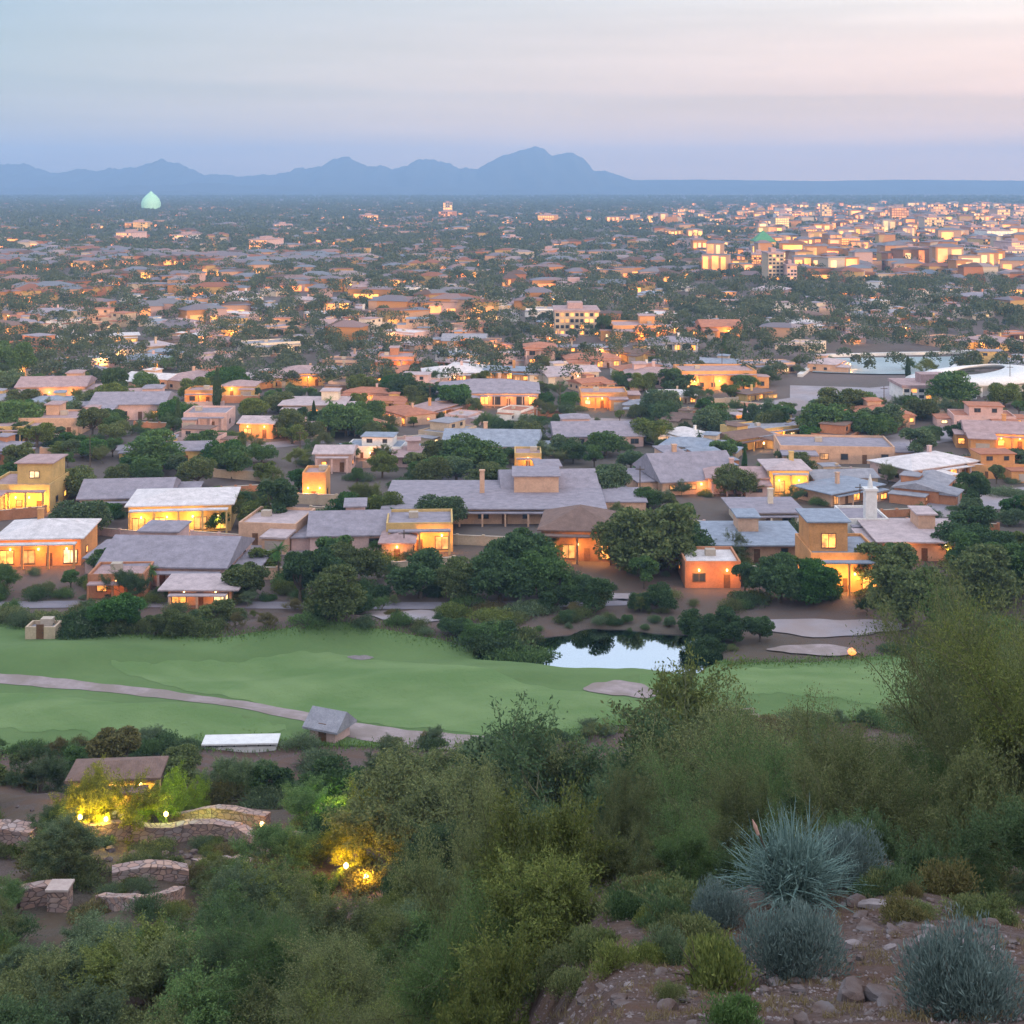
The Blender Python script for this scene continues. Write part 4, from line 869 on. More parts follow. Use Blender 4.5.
# ------------------------------------------------------------------ far city as stuff
def far_houses():
    rng = np.random.default_rng(77); Q = []; mi = []
    def quad(a_, b_, c_, d_, m_): Q.append((a_, b_, c_, d_)); mi.append(m_)
    n = 0
    while n < 3000:
        y = 540 * (4300 / 540) ** (rng.random() ** .75); x = rng.uniform(-.385, .385) * y; px = 512 + FOC * x / y; py = HZ + FOC * EYE / y
        tw = 0
        if rng.random() < .06: py = rng.uniform(257, 268); y = EYE * FOC / (py - HZ); px = rng.uniform(-15, 345); x = (px - 512) / FOC * y
        tw = 1 / (1 + math.exp(-(px - 735 + 30 * math.sin(y * .006)) / 42)); town = (206 < py < 285 and rng.random() < tw * min(1, max(0, (288 - py) / 25))); strip_ = (px < 350 and 258 < py < 268) or (y > 3000 and rng.random() < .2)
        dens = .85 if town else (.95 if strip_ else .20 + .22 * math.sin(x * .011 + y * .004) * math.sin(y * .009 + 1))
        if y < 640: dens *= .6
        if rng.random() > dens: continue
        if any((x - fx) ** 2 + (y - fy) ** 2 < (fr + 8) ** 2 for fx, fy, fr in FOOT): continue
        w = rng.uniform(9, 24); d_ = rng.uniform(9, 15); h = rng.uniform(4, 7) + (rng.uniform(0, 9) if town and rng.random() < .35 else 0); z = Hs(x, y); a_ = rng.normal() * .25; ca, sa = math.cos(a_), math.sin(a_)
        T = lambda u_, v_, q: (x + ca * u_ - sa * v_, y + sa * u_ + ca * v_, z + q)
        w2, d2 = w / 2, d_ / 2; c = [T(-w2, -d2, -1), T(w2, -d2, -1), T(w2, d2, -1), T(-w2, d2, -1)]; tt = [T(-w2, -d2, h), T(w2, -d2, h), T(w2, d2, h), T(-w2, d2, h)]
        for k in range(4): quad(c[k], c[(k + 1) % 4], tt[(k + 1) % 4], tt[k], 0)
        e = .7; b4 = [T(-w2 - e, -d2 - e, h), T(w2 + e, -d2 - e, h), T(w2 + e, d2 + e, h), T(-w2 - e, d2 + e, h)]; rs = rng.choice([.3, 1.4, 2.2]); r1, r2 = T(-w2 * .4, 0, h + rs), T(w2 * .4, 0, h + rs)
        quad(b4[0], b4[1], r2, r1, 1); quad(b4[1], b4[2], r2, r2, 1); quad(b4[2], b4[3], r1, r2, 1); quad(b4[3], b4[0], r1, r1, 1)
        lit = .85 if town or strip_ else .35
        if rng.random() < lit:
            nb = rng.integers(1, 4)
            for k in range(nb):
                u0 = -w2 + w * (k + .15) / nb; u1 = -w2 + w * (k + rng.uniform(.5, .95)) / nb; zz = min(h - .4, rng.uniform(2.4, 4.4) + (h - 5 if town and h > 8 else 0))
                quad(T(u0, -d2 - .1, .6), T(u1, -d2 - .1, .6), T(u1, -d2 - .1, zz), T(u0, -d2 - .1, zz), rng.choice([2, 2, 3]) if not town else rng.choice([2, 2, 2, 3, 3, 4]))
        n += 1
    return np.array(Q), mi
def island_palette(name, cols, rough=.9):
    m, t, o = new_mat(name); g = N(t, 'ShaderNodeNewGeometry'); c = ramp(t, g.outputs['Random Per Island'], [(i / len(cols), c) for i, c in enumerate(cols)], 'CONSTANT'); bsdf(t, o, c, rough, .2); return m
Q, mi = far_houses()
# merge wall quads of a house into one tone: palette by position noise instead of island
def place_palette(name, cols):
    m, t, o = new_mat(name); v = N(t, 'ShaderNodeTexVoronoi'); v.inputs['Scale'].default_value = .045; L(t, N(t, 'ShaderNodeNewGeometry').outputs['Position'], v.inputs[0])
    s = N(t, 'ShaderNodeSeparateColor'); L(t, v.outputs['Color'], s.inputs[0]); c = ramp(t, s.outputs[0], [(i / len(cols), c) for i, c in enumerate(cols)], 'CONSTANT'); bsdf(t, o, c, .9, .2); return m
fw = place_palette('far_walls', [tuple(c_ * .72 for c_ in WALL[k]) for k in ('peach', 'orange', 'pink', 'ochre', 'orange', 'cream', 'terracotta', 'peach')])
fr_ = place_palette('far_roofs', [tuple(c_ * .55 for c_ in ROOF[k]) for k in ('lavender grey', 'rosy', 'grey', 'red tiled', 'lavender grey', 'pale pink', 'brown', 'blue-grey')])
fo = glow('far_lit_orange', (1, .24, .04), 1.5, .7, .04, False); fy_ = glow('far_lit_yellow', (1, .35, .05), 1.5, .7, .04, False); fp = glow('far_lit_pale', (1, .50, .18), 1.1, .5, .04, False)
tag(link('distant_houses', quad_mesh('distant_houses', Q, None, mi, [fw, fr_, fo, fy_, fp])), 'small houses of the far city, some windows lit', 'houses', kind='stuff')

def far_trees(y0, y1, spacing, nq, qs, seed, hmin, hmax):
    rng = np.random.default_rng(seed); area = .385 * (y1 ** 2 - y0 ** 2); n = int(area / spacing ** 2)
    y = np.sqrt(rng.uniform(y0 ** 2, y1 ** 2, n)); x = rng.uniform(-.385, .385, n) * y; px = 512 + FOC * x / y; py = HZ + FOC * EYE / y
    keep = ~((px > 790) & (py > 376) & (py < 404)) & (rng.random(n) < np.where((py < 280) & (py > 205), .82 - .48 / (1 + np.exp(-(px - 745) / 45)), np.where((px < 340) & (py > 256) & (py < 264), .25, .82 + .2 * np.sin(x * .013) * np.sin(y * .011))))
    for fx, fy, fr in FOOT: keep &= ((x - fx) ** 2 + (y - fy) ** 2) > (fr * .9) ** 2
    x, y = x[keep], y[keep]; n = len(x); z = H(x, y); h = rng.uniform(hmin, hmax, n); r = h * rng.uniform(.4, .62, n)
    d = unit(rng.normal(size=(n, nq, 3))); d[..., 2] = np.where(d[..., 2] < -.35, -d[..., 2], d[..., 2]); rad = 1 - np.abs(rng.normal(size=(n, nq, 1))) * .25
    C = np.stack([x, y, z + h * .55], -1)[:, None, :] + d * rad * np.stack([r, r, h * .45], -1)[:, None, :]
    return leaves(C.reshape(-1, 3), unit(d.reshape(-1, 3) + rng.normal(size=(n * nq, 3)) * .8), qs, qs * .8, rng)
FT = np.concatenate([far_trees(425, 620, 8.2, 210, .72, 7, 4, 8.5), far_trees(620, 1000, 8.6, 125, 1.0, 1, 4.5, 9), far_trees(1000, 1700, 10, 48, 1.8, 2, 5, 9.5), far_trees(1700, 4300, 14.5, 14, 3.6, 3, 6, 10), far_trees(4300, 6400, 34, 10, 6, 4, 7, 11)])
ftree = link('distant_trees', quad_mesh('distant_trees', FT, M['leaf_far'])); tag(ftree, 'dark tree cover between the houses of the far city', 'trees', kind='stuff')

# ------------------------------------------------------------------ trees among the houses (individuals)
def blocked(px, py_base, py_top, depth, halfw):
    for a0, a1, b0, b1, dd in FACES:
        if depth < dd and a0 - halfw < px < a1 + halfw and py_top < b1 - 2 and py_base > b0: return True
    return False
CITY = 'trees among the houses'; CANOPY = 'trees round the golf course'; SLOPE = 'trees on the near slope'
def hand_tree(kind, px, pyb, hpx, tone, group=CANOPY, i=None, wide=1.0):
    p = at(px, pyb); return plant(kind, p, hpx * p.y / FOC, tone, 'tree' if kind != 'shrub' else 'shrub', group, i, wide)
for row in [('dense', 120, 633, 42, 'deep green', 0, 1.1), ('dense', 98, 632, 30, 'deep green', 4, 1.1), ('dense', 338, 618, 48, 'olive', 3, 1.0), ('dense', 300, 604, 60, 'dark green', 2, 1.0), ('dense', 318, 598, 52, 'dark green', 0, 1), ('dense', 278, 528, 56, 'dark green', 2, 1), ('dense', 246, 600, 40, 'olive', 0, 1.1),
            ('dense', 655, 573, 66, 'olive', 3, 1.06), ('dense', 626, 568, 54, 'olive', 1, 1), ('dense', 520, 590, 66, 'dark green', 0, 1), ('dense', 500, 604, 50, 'dark green', 1, 1), ('dense', 420, 598, 46, 'dark green', 4, 1.2), ('dense', 540, 598, 48, 'green', 3, 1), ('dense', 460, 600, 40, 'olive', 3, 1),
            ('dense', 905, 628, 68, 'olive', 0, 1.1), ('dense', 935, 632, 52, 'olive', 4, 1), ('dense', 815, 604, 42, 'deep green', 3, 1), ('dense', 780, 602, 44, 'dark green', 1, 1), ('dense', 745, 596, 38, 'dark green', 2, 1), ('dense', 985, 610, 60, 'olive', 3, 1), ('dense', 1012, 600, 64, 'green', 0, 1), ('dense', 965, 575, 50, 'green', 2, 1),
            ('cyp', 217, 408, 40, 'dark green', 0, 1), ('cyp', 178, 428, 30, 'dark green', 0, 1), ('dense', 115, 408, 46, 'dark green', 2, 1), ('dense', 604, 340, 28, 'dark green', 2, 1), ('dense', 12, 376, 34, 'green', 3, 1), ('cyp', 724, 366, 30, 'dark green', 0, 1.1), ('cyp', 908, 380, 24, 'dark green', 0, 1),
            ('palm', 672, 560, 40, 'green', 0, 1), ('palm', 152, 590, 26, 'green', 0, 1), ('palm', 330, 420, 24, 'green', 0, 1), ('palm', 872, 610, 34, 'green', 0, 1), ('palm', 560, 600, 30, 'green', 0, 1)]:
    hand_tree(*row[:5], i=row[5], wide=row[6])
# shrubs behind the fairway and round the pond
for k in range(64):
    px = R.uniform(-10, 1000)
    base = np.interp(px, [p[0] for p in FAR], [p[1] for p in FAR]) - R.uniform(0, 14)
    if 525 < px < 705: base = np.interp(px, [525, 560, 660, 705], [640, 624, 624, 640]) - R.uniform(0, 3)
    if 740 < px < 880 and base > 618: continue
    hand_tree('shrub' if R.random() < .6 else 'dense', px, base, R.uniform(12, 26) if not 525 < px < 705 else R.uniform(7, 12), R.choice(['olive', 'dark green', 'green', 'grey-green', 'dark green']), wide=R.uniform(1, 1.4))
for px, h_ in ((556, 26), (590, 34), (597, 30), (662, 26), (640, 18), (548, 22), (700, 30), (735, 34), (760, 28), (720, 26)):
    p = at(px, 611 if px < 690 else 642); plant('dense', p, h_ * p.y / FOC, R.choice(['dark green', 'dark green', 'olive']), 'tree', CANOPY)
k = 0
for q in range(700):
    if k >= 150: break
    px = R.uniform(-10, 1010); py = R.uniform(594, 642) if R.random() < .75 else R.uniform(560, 600); far_ = np.interp(px, [p[0] for p in FAR], [p[1] for p in FAR])
    pq = at(px, py)
    if py > far_ - 1 or (515 < px < 715 and py > 622) or (755 < px < 900 and 616 < py < 642) or any((pq.x - fx) ** 2 + (pq.y - fy) ** 2 < (fr * .8) ** 2 for fx, fy, fr in FOOT): continue
    hand_tree('shrub' if R.random() < .72 else 'fine', px, py, R.uniform(6, 17), R.choice(['olive', 'green', 'grey-green', 'yellow-green', 'olive', 'dark green', 'brownish']), wide=R.uniform(1, 1.5)); k += 1
for k in range(22):
    a_ = R.uniform(-.3, 3.6); x = POND[0] + POND[2] * 1.06 * math.cos(a_); y = POND[1] + POND[3] * 1.08 * math.sin(a_); plant('shrub', (x, y, Hs(x, y)), R.uniform(.5, 1.0), R.choice(['grey-green', 'olive', 'green']), 'shrub', CANOPY, 2, 1.0)
nt_ = 0; tries = 0; taken = []
while nt_ < 262 and tries < 9000:
    tries += 1; y = math.sqrt(R.uniform(212 ** 2, 430 ** 2)); x = R.uniform(-.38, .38) * y; z = Hs(x, y); px, py = proj((x, y, z))
    if any((x - fx) ** 2 + (y - fy) ** 2 < (fr * .82 + 1.5) ** 2 for fx, fy, fr in FOOT): continue
    dens = .75 + .3 * math.sin(x * .05 + 1) * math.sin(y * .04 + 2) + (.35 if 400 < py < 480 and 530 < px < 760 else 0) + (.25 if py > 590 else 0)
    if R.random() > dens or any((x - a_) ** 2 + (y - b_) ** 2 < 4.2 ** 2 for a_, b_ in taken): continue
    h = R.uniform(2.8, 6.2) if R.random() < .85 else R.uniform(6.2, 8.5)
    if blocked(px, py, py - h * FOC / y, y, h * .4 * FOC / y): continue
    if any(abs(px - rx_) < rw and abs(py - ry_) < (12 if ry_ == 391 else 7) for rx_, ry_, rw in ((200, 550, 110), (970, 500, 60), (970, 432, 70), (790, 408, 80), (780, 540, 60), (550, 484, 90), (900, 391, 125))): continue
    taken.append((x, y)); k = R.random()
    plant('cyp' if k < .03 else ('palm' if k < .05 else 'dense'), (x, y, z), h, R.choice(['dark green', 'deep green', 'green', 'green', 'olive', 'olive', 'grey-green', 'yellow-green']), 'tree', CITY, wide=1 if k < .06 else R.uniform(1, 1.35)); nt_ += 1

k = 0; tries = 0
while k < 170 and tries < 6000:
    tries += 1; y = math.sqrt(R.uniform(208 ** 2, 480 ** 2)); x = R.uniform(-.38, .38) * y; z = Hs(x, y); px, py = proj((x, y, z)); h = R.uniform(2.6, 5.2)
    if any((x - fx) ** 2 + (y - fy) ** 2 < (fr * .8 + 1) ** 2 for fx, fy, fr in FOOT) or blocked(px, py, py - h * .6 * FOC / y, y, h * .2 * FOC / y): continue
    if any(abs(px - rx_) < rw and abs(py - ry_) < (12 if ry_ == 391 else 6) for rx_, ry_, rw in ((200, 550, 110), (970, 500, 60), (970, 432, 70), (790, 408, 80), (780, 540, 60), (550, 484, 90), (900, 391, 125))): continue
    plant('fine', (x, y, z), h, R.choice(['green', 'olive', 'yellow-green', 'grey-green', 'dark green']), 'tree', CITY, wide=R.uniform(1, 1.3)); k += 1
GWC = ['peach', 'pink', 'tan', 'terracotta']
for k in range(90):
    y = R.uniform(215, 420); x = R.uniform(-.36, .36) * y; z = Hs(x, y)
    if any((x - fx) ** 2 + (y - fy) ** 2 < (fr * .8 + 3) ** 2 for fx, fy, fr in FOOT): continue
    ln = R.uniform(7, 18); hh = R.uniform(1.1, 2.0); wa = R.choice(GWC); r = empty('garden_wall', (x, y, z), R.uniform(-.5, .5)); tag(r, None, 'wall', 'garden walls of the city', 'thing', look=f"{'long' if ln > 12 else 'short'} {wa} garden wall", pos=Vector((x, y, z + hh / 2)))
    mb = MB(); mb.box(-ln / 2, ln / 2, -.15, .15, -1, hh); [mb.box(-ln / 2 + q * ln / 3 - .25, -ln / 2 + q * ln / 3 + .25, -.25, .25, -1, hh + .25) for q in range(4)]; mb.build('wall_face', M['stucco'], r).color = (*WALL[wa], 1)
    mb = MB(); [mb.box(-ln / 2 + q * ln / 3 + .253, -ln / 2 + (q + 1) * ln / 3 - .253, -.2, .2, hh + .003, hh + .1) for q in range(3)]; mb.build('coping', M['trim'], r)
k = 0
while k < 210:
    y = R.uniform(206, 400); x = R.uniform(-.37, .37) * y; z = Hs(x, y); k += 1
    if any((x - fx) ** 2 + (y - fy) ** 2 < (fr * .8 + 1) ** 2 for fx, fy, fr in FOOT): continue
    plant('shrub', (x, y, z), R.uniform(1.0, 2.4), R.choice(['olive', 'dark green', 'green', 'grey-green']), 'shrub', 'garden shrubs among the houses', wide=R.uniform(1, 1.6))

rg2 = np.random.default_rng(5); Cg = []
for pts, sp in ((FAR, .9), (NEAR, 1.1)):
    P_ = [at(x, y) for x, y in resample(pts, range(-60, 961, 6))]; A = np.array([tuple(v) for v in P_]); i = rg2.integers(0, len(A) - 1, 9000); f = rg2.random((9000, 1)); q = A[i] * (1 - f) + A[i + 1] * f
    q[:, 1] += rg2.normal(size=9000) * sp; q[:, 2] = H(q[:, 0], q[:, 1]) + .2; Cg.append(q)
Cg = np.concatenate(Cg); Dg = unit(np.array([0, 0, 1.]) + rg2.normal(size=(len(Cg), 3)) * .35)
go = link('rough_grass', quad_mesh('rough_grass', leaves(Cg, Dg, .38, .12, rg2), M['leaf'])); tag(go, 'rough grass along the edges of the golf course', 'grass', kind='stuff'); go.color = (1.3, 1.5, .8, 1)

# ------------------------------------------------------------------ foreground slope: trees by top line
def top_tree(kind, px, top, d, tone, i=None, wide=1.0, group=SLOPE):
    x = (px - 512) / FOC * d; z = Hs(x, d); h = EYE - (top - HZ) * d / FOC - z
    if h < 1.2: return None
    return plant(kind, (x, d, z), h, tone, 'tree', group, i, wide)
FG_SLIM = {1000: .6, 1012: .55, 1002: .6, 1035: .6, 985: .7, 915: .7, 500: .62, 490: .6, 470: .6}
FG = [(1012, 588, 60, 'olive'), (1002, 622, 66, 'green'), (1035, 640, 50, 'olive'), (1000, 592, 56, 'olive'), (985, 700, 56, 'green'), (1082, 612, 46, 'yellow-green'), (985, 712, 49, 'olive'), (915, 732, 62, 'grey-green'), (852, 724, 64, 'olive'), (805, 722, 66, 'green'), (765, 726, 72, 'olive'), (715, 712, 80, 'olive'), (690, 676, 112, 'yellow-green'), (655, 722, 84, 'dark green'), (600, 722, 100, 'dark green'), (570, 740, 105, 'olive'), (845, 744, 51, 'green'), (770, 748, 54, 'olive'), (705, 762, 60, 'green'), (640, 770, 62, 'olive'), (905, 742, 43, 'olive'), (985, 760, 39, 'olive'), (935, 800, 37, 'dark green'), (870, 810, 40, 'dark green'), (810, 805, 44, 'dark green'), (745, 815, 46, 'dark green'), (690, 830, 48, 'green'), (1030, 800, 34, 'dark green'),
      (500, 772, 42, 'olive'), (555, 800, 39, 'yellow-green'), (490, 815, 43, 'olive'), (620, 836, 40, 'olive'), (535, 855, 34, 'yellow-green'), (490, 868, 35, 'green'), (590, 905, 30, 'yellow-green'), (500, 938, 28, 'yellow-green'), (470, 912, 36, 'olive'), (640, 915, 35, 'olive'), (560, 965, 27, 'olive')]
for px, top, d, tone in FG: top_tree('fine', px, top, d, tone, wide=FG_SLIM.get(px, R.uniform(.72, .98)))
MID = [(268, 758, 126, 'dark green'), (222, 764, 130, 'grey-green'), (335, 765, 118, 'dark green'), (395, 752, 112, 'olive'), (180, 750, 136, 'olive'), (115, 722, 138, 'brownish'), (62, 748, 136, 'grey-green'), (20, 750, 141, 'olive'), (452, 764, 102, 'olive'), (305, 788, 110, 'green'), (250, 866, 88, 'olive'), (212, 852, 100, 'yellow-green'), (180, 896, 78, 'dark green'), (104, 926, 74, 'grey-green'), (38, 955, 68, 'olive'), (150, 945, 66, 'olive'), (240, 930, 66, 'dark green'), (320, 912, 62, 'green'), (385, 930, 55, 'olive'), (60, 990, 60, 'grey-green'), (200, 985, 58, 'green'), (290, 975, 56, 'olive'), (360, 985, 50, 'yellow-green'), (48, 808, 108, 'dark green'), (76, 800, 112, 'deep green'), (510, 748, 118, 'grey-green'), (545, 752, 112, 'olive'), (130, 995, 58, 'olive'), (10, 1000, 58, 'dark green'), (420, 985, 44, 'olive'), (12, 880, 92, 'green'), (36, 872, 96, 'deep green'), (430, 775, 98, 'olive'), (270, 822, 100, 'green')]
for px, top, d, tone in MID: top_tree('fine' if d < 114 or R.random() < .35 else 'dense', px, top, d, tone, wide=R.uniform(1.0, 1.3))
CLEAR = ((85, 300, 806, 862), (0, 75, 880, 935), (95, 180, 845, 912), (70, 165, 776, 826), (0, 40, 800, 850), (318, 405, 790, 905), (190, 285, 735, 758), (295, 365, 705, 752))
k = 0
for q in range(900):
    if k >= 74: break
    px = R.uniform(-25, 470); py = R.uniform(766, 1010); p = at(px, py); h = R.uniform(2.2, 4.6); hp = h * FOC / p.y
    if p.y < 56 or any(a0 - hp * .35 < px < a1 + hp * .35 and py > b0 and py - hp < b1 - 4 for a0, a1, b0, b1 in CLEAR): continue
    plant('dense' if R.random() < .6 and p.y > 112 else 'fine', p, h, R.choice(['olive', 'olive', 'green', 'dark green', 'grey-green', 'yellow-green']), 'tree', SLOPE, wide=R.uniform(1.0, 1.35)); k += 1
# shrubs over the slope
for k in range(150):
    px = R.uniform(-20, 640); py = R.uniform(758, 1040); p = at(px, py)
    if any(a0 < px < a1 and b0 < py < b1 for a0, a1, b0, b1 in ((85, 300, 812, 862), (0, 75, 880, 935), (95, 180, 850, 912), (60, 180, 770, 822), (0, 40, 800, 850))): continue
    plant('shrub', p, R.uniform(.9, 2.1), R.choice(['olive', 'green', 'dark green', 'grey-green', 'yellow-green', 'brownish']), 'shrub', 'desert shrubs on the near slope', wide=R.uniform(.9, 1.3)) if p.y > 52 else None
for k in range(64):
    px = R.uniform(600, 1030) if k < 40 else R.uniform(560, 690); py = R.uniform(880, 935) if k < 40 else R.uniform(900, 985); p = at(px, py)
    if 700 < px < 870 and py > 870: continue
    plant('shrub', p, R.uniform(.3, .8), R.choice(['dark green', 'grey-green', 'olive', 'brownish', 'yellow-green']), 'shrub', 'desert shrubs on the near slope')
for k in range(64):
    px, py = R.choice([(R.uniform(-5, 300), R.uniform(848, 925)), (R.uniform(-5, 330), R.uniform(756, 800)), (R.uniform(40, 320), R.uniform(845, 900))])
    p = at(px, py); plant('shrub', p, R.uniform(.5, 1.2), R.choice(['olive', 'green', 'grey-green', 'brownish', 'yellow-green', 'dark green']), 'shrub', 'desert shrubs on the near slope', wide=R.uniform(1.0, 1.6))
for k in range(72):
    px = R.uniform(-10, 560) if k < 40 else R.uniform(560, 920); py = np.interp(px, [p_[0] for p_ in NEAR], [p_[1] for p_ in NEAR]) + R.uniform(-3, 8); p = at(px, py)
    if 190 < px < 290 or 300 < px < 360: continue
    plant('shrub' if R.random() < .7 else 'fine', p, R.uniform(.7, 2.0), R.choice(['olive', 'green', 'grey-green', 'brownish', 'dark green']), 'shrub', 'desert shrubs on the near slope', wide=R.uniform(1.0, 1.5))
# hero bushes at the lower right
def hero(px, pyb, wpx, hpx, label, tone='grey-green', proto=None):
    p = at(px, pyb); p0 = (proto or PR['blue'][0]); r, ch = dup(p0, p, R.uniform(0, 6), (wpx * p.y / FOC / 2, wpx * p.y / FOC / 2, hpx * p.y / FOC), None, 'bush', 'blue-grey sage bushes'); r['label'] = label; THINGS.append((r, None, p))
    for o in ch: o.color = (*TONES[tone], 1)
TONES['blue'] = (.95, .95, .88)
hero(958, 1016, 138, 84, 'round blue-grey sage bush at the lower right corner', 'blue'); hero(793, 976, 112, 74, 'blue-grey sage bush with dark shaded base, below the yucca', 'blue')
hero(840, 882, 90, 56, 'small dusky sage bush just right of the yucca', 'blue'); hero(718, 925, 60, 40, 'small dusky sage bush left of the yucca', 'blue')
hero(700, 985, 84, 66, 'yellow-green bush on the gravel left of the sage', 'yellow-green', PR['shrub'][1]); hero(730, 1022, 60, 30, 'low green bush on the gravel at the bottom edge', 'green', PR['shrub'][0]); hero(672, 1000, 36, 20, 'tiny olive bush among the flat stones', 'olive', PR['shrub'][2])
# yucca: rosette of long blue blades and a flower stalk
p = at(792, 905); r = empty('yucca_plant', p); tag(r, 'spiky blue-green yucca with one leaning flower stalk', 'yucca', pos=p, anchor=True); rng = np.random.default_rng(9); Qy = []
for i in range(760):
    a_ = rng.uniform(0, 6.283); el = rng.uniform(.05, 1.45); q = np.array([rng.normal() * .25, rng.normal() * .25, .15 + abs(rng.normal()) * .25]); dd = np.array([math.cos(a_) * math.cos(el), math.sin(a_) * math.cos(el), math.sin(el)]); s = np.cross(dd, [0, 0, 1]); s /= np.linalg.norm(s) + 1e-6; ln = rng.uniform(.8, 1.8); sg = 6
    for k in range(sg):
        w0 = .019 * math.sin(math.pi * (.18 + .82 * k / sg)); w1 = .019 * math.sin(math.pi * (.18 + .82 * (k + 1) / sg)); q2 = q + dd * ln / sg; Qy.append([q - s * w0, q + s * w0, q2 + s * w1, q2 - s * w1]); q = q2; dd = dd - np.array([0, 0, .07]); dd /= np.linalg.norm(dd)
Qa = np.array(Qy); cen = Qa.mean(1); pk = rng.integers(0, len(cen), 9000); Lf = leaves(cen[pk] + rng.normal(size=(9000, 3)) * .06, unit((Qa[pk, 2] - Qa[pk, 0]) + rng.normal(size=(9000, 3)) * .22), .11, .016, rng)
yo = link('blades', quad_mesh('blades', np.concatenate([Qa, Lf]), M['leaf_blue']), r); yo.color = (.92, 1.02, .92, 1)
mb = MB(); mb.tube([(-.2, 0, .2), (-.45, 0, .9), (-.75, 0, 1.6)], [.035, .03, .02], 6); mb.build('stalk', M['bark'], r); mb = MB(); mb.tube([(-.75, 0, 1.56), (-.82, 0, 1.75), (-.88, 0, 1.9)], [.035, .045, .01], 7); mb.build('flower_head', noisy('pink_bloom', (.5, .28, .22), (.6, .38, .3), 8), r)

# rocks ---------------------------------------------------------------
def rock(loc, sx, sy, sz, seed, mat, look, group, label=None):
    rng = random.Random(seed); mb = MB(); nlat, nlon = 7, 11; ph = [rng.uniform(0, 6) for _ in range(6)]; vs = []
    for i in range(nlat + 1):
        th = math.pi * i / nlat
        for j in range(nlon):
            f_ = 2 * math.pi * j / nlon; x, y, z = math.sin(th) * math.cos(f_), math.sin(th) * math.sin(f_), math.cos(th)
            k = 1 + .2 * math.sin(3 * x + ph[0]) * math.sin(2.5 * y + ph[1]) + .14 * math.sin(5 * z + ph[2] + 3 * x) + .1 * math.sin(7 * y + ph[3])
            x, y, z = [max(-.78, min(.78, c * k)) for c in (x, y, z)]; vs.append((x * sx, y * sy, z * sz))
    fs = [[i * nlon + j, i * nlon + (j + 1) % nlon, (i + 1) * nlon + (j + 1) % nlon, (i + 1) * nlon + j] for i in range(nlat) for j in range(nlon)]
    mb.add(vs, [f_[::-1] for f_ in fs]); o = mb.build('rock', mat); o.location = (loc[0], loc[1], loc[2] + sz * .25); o.rotation_euler = (rng.uniform(-.2, .2), rng.uniform(-.2, .2), rng.uniform(0, 6))
    tag(o, label, 'rock', group, look=look, pos=Vector(loc), anchor=True); return o
RG = 'rocks on the gravel slope'
def rk(px, py, w, ar, hr, mat, look, label=None, seed=None):
    p = at(px, py); s = w * p.y / FOC / 2; return rock(p, s, s * ar, s * hr, seed or int(px * 13 + py), mat, look, RG, label)
rk(852, 1002, 44, .8, .75, M['rock'], None, 'reddish boulder between the two sage bushes'); rk(826, 984, 16, .8, .6, M['pale_rock'], None, 'white stone beside the reddish boulder'); rk(884, 1000, 46, .7, .45, M['rock'], None, 'flat brown boulder against the corner sage bush'); rk(798, 992, 20, .8, .6, M['rock'], None, 'brown stone at the foot of the shaded sage bush')
for k in range(190):
    px = R.uniform(560, 1020); py = R.uniform(945, 1030)
    if k > 120: px = R.uniform(840, 1020); py = R.uniform(900, 950)
    w = R.choice([4, 5, 6, 7, 9, 12, 16, 24]) * R.uniform(.8, 1.3); flat = R.random() < .45; pale = R.random() < .2
    rk(px, py, w * (1.3 if flat else 1), R.uniform(.6, .9), .22 if flat else R.uniform(.45, .7), M['pale_rock'] if pale else M['rock'], f"{'flat' if flat else 'chunky'} {'pale' if pale else 'brown'} {'pebble' if w < 9 else ('stone' if w < 18 else 'slab' if flat else 'boulder')}", seed=k + 500)
for k in range(90):
    px, py = R.choice([(R.uniform(100, 200), R.uniform(850, 880)), (R.uniform(60, 330), R.uniform(860, 960)), (R.uniform(0, 42), R.uniform(805, 858)), (R.uniform(170, 300), R.uniform(826, 846)), (R.uniform(95, 180), R.uniform(880, 915)), (R.uniform(420, 440), R.uniform(790, 810)), (R.uniform(250, 330), R.uniform(880, 930))])
    rk(px, py, R.uniform(5, 15), R.uniform(.6, 1), R.uniform(.5, .8), M['rock'], f"{R.choice(['angular', 'rounded', 'cracked'])} {R.choice(['pinkish', 'greyish'])} rock", seed=k + 900)

rg3 = np.random.default_rng(8); G = []
py_ = rg3.uniform(892, 1040, 9000); px_ = rg3.uniform(520, 1040, 9000)
ok = (py_ > 940) | (px_ > 820) | (rg3.random(9000) < .35)
dd_ = 19 + 13 * rg3.random(int(ok.sum())) ** 1.3; xx_ = (px_[ok] - 512) / FOC * dd_; zz_ = H(xx_, dd_); pts = [Vector(v) for v in zip(xx_.tolist(), dd_.tolist(), zz_.tolist())]
for v in pts:
    if v.y > 34: continue
    s_ = rg3.choice([.012, .02, .03, .045], p=[.4, .3, .2, .1]) * rg3.uniform(.8, 1.3); c = np.array([v.x, v.y, v.z + s_ * .2]); r6 = rg3.uniform(.6, 1.2, (6, 1)) * s_ * np.array([[1, 0, 0], [0, 1, 0], [-1, 0, 0], [0, -1, 0], [0, 0, .8], [0, 0, -.5]]) + c
    for i in range(4): G.append([r6[i], r6[(i + 1) % 4], r6[4], r6[4] + 1e-5])
m, t, o = new_mat('gravel_stone'); g_ = N(t, 'ShaderNodeNewGeometry'); bsdf(t, o, ramp(t, pos_noise(t, 9, 2, .5), [(.3, (.08, .055, .05)), (.5, (.19, .14, .13)), (.62, (.30, .26, .26)), (.75, (.14, .10, .09))]), .95, .1)
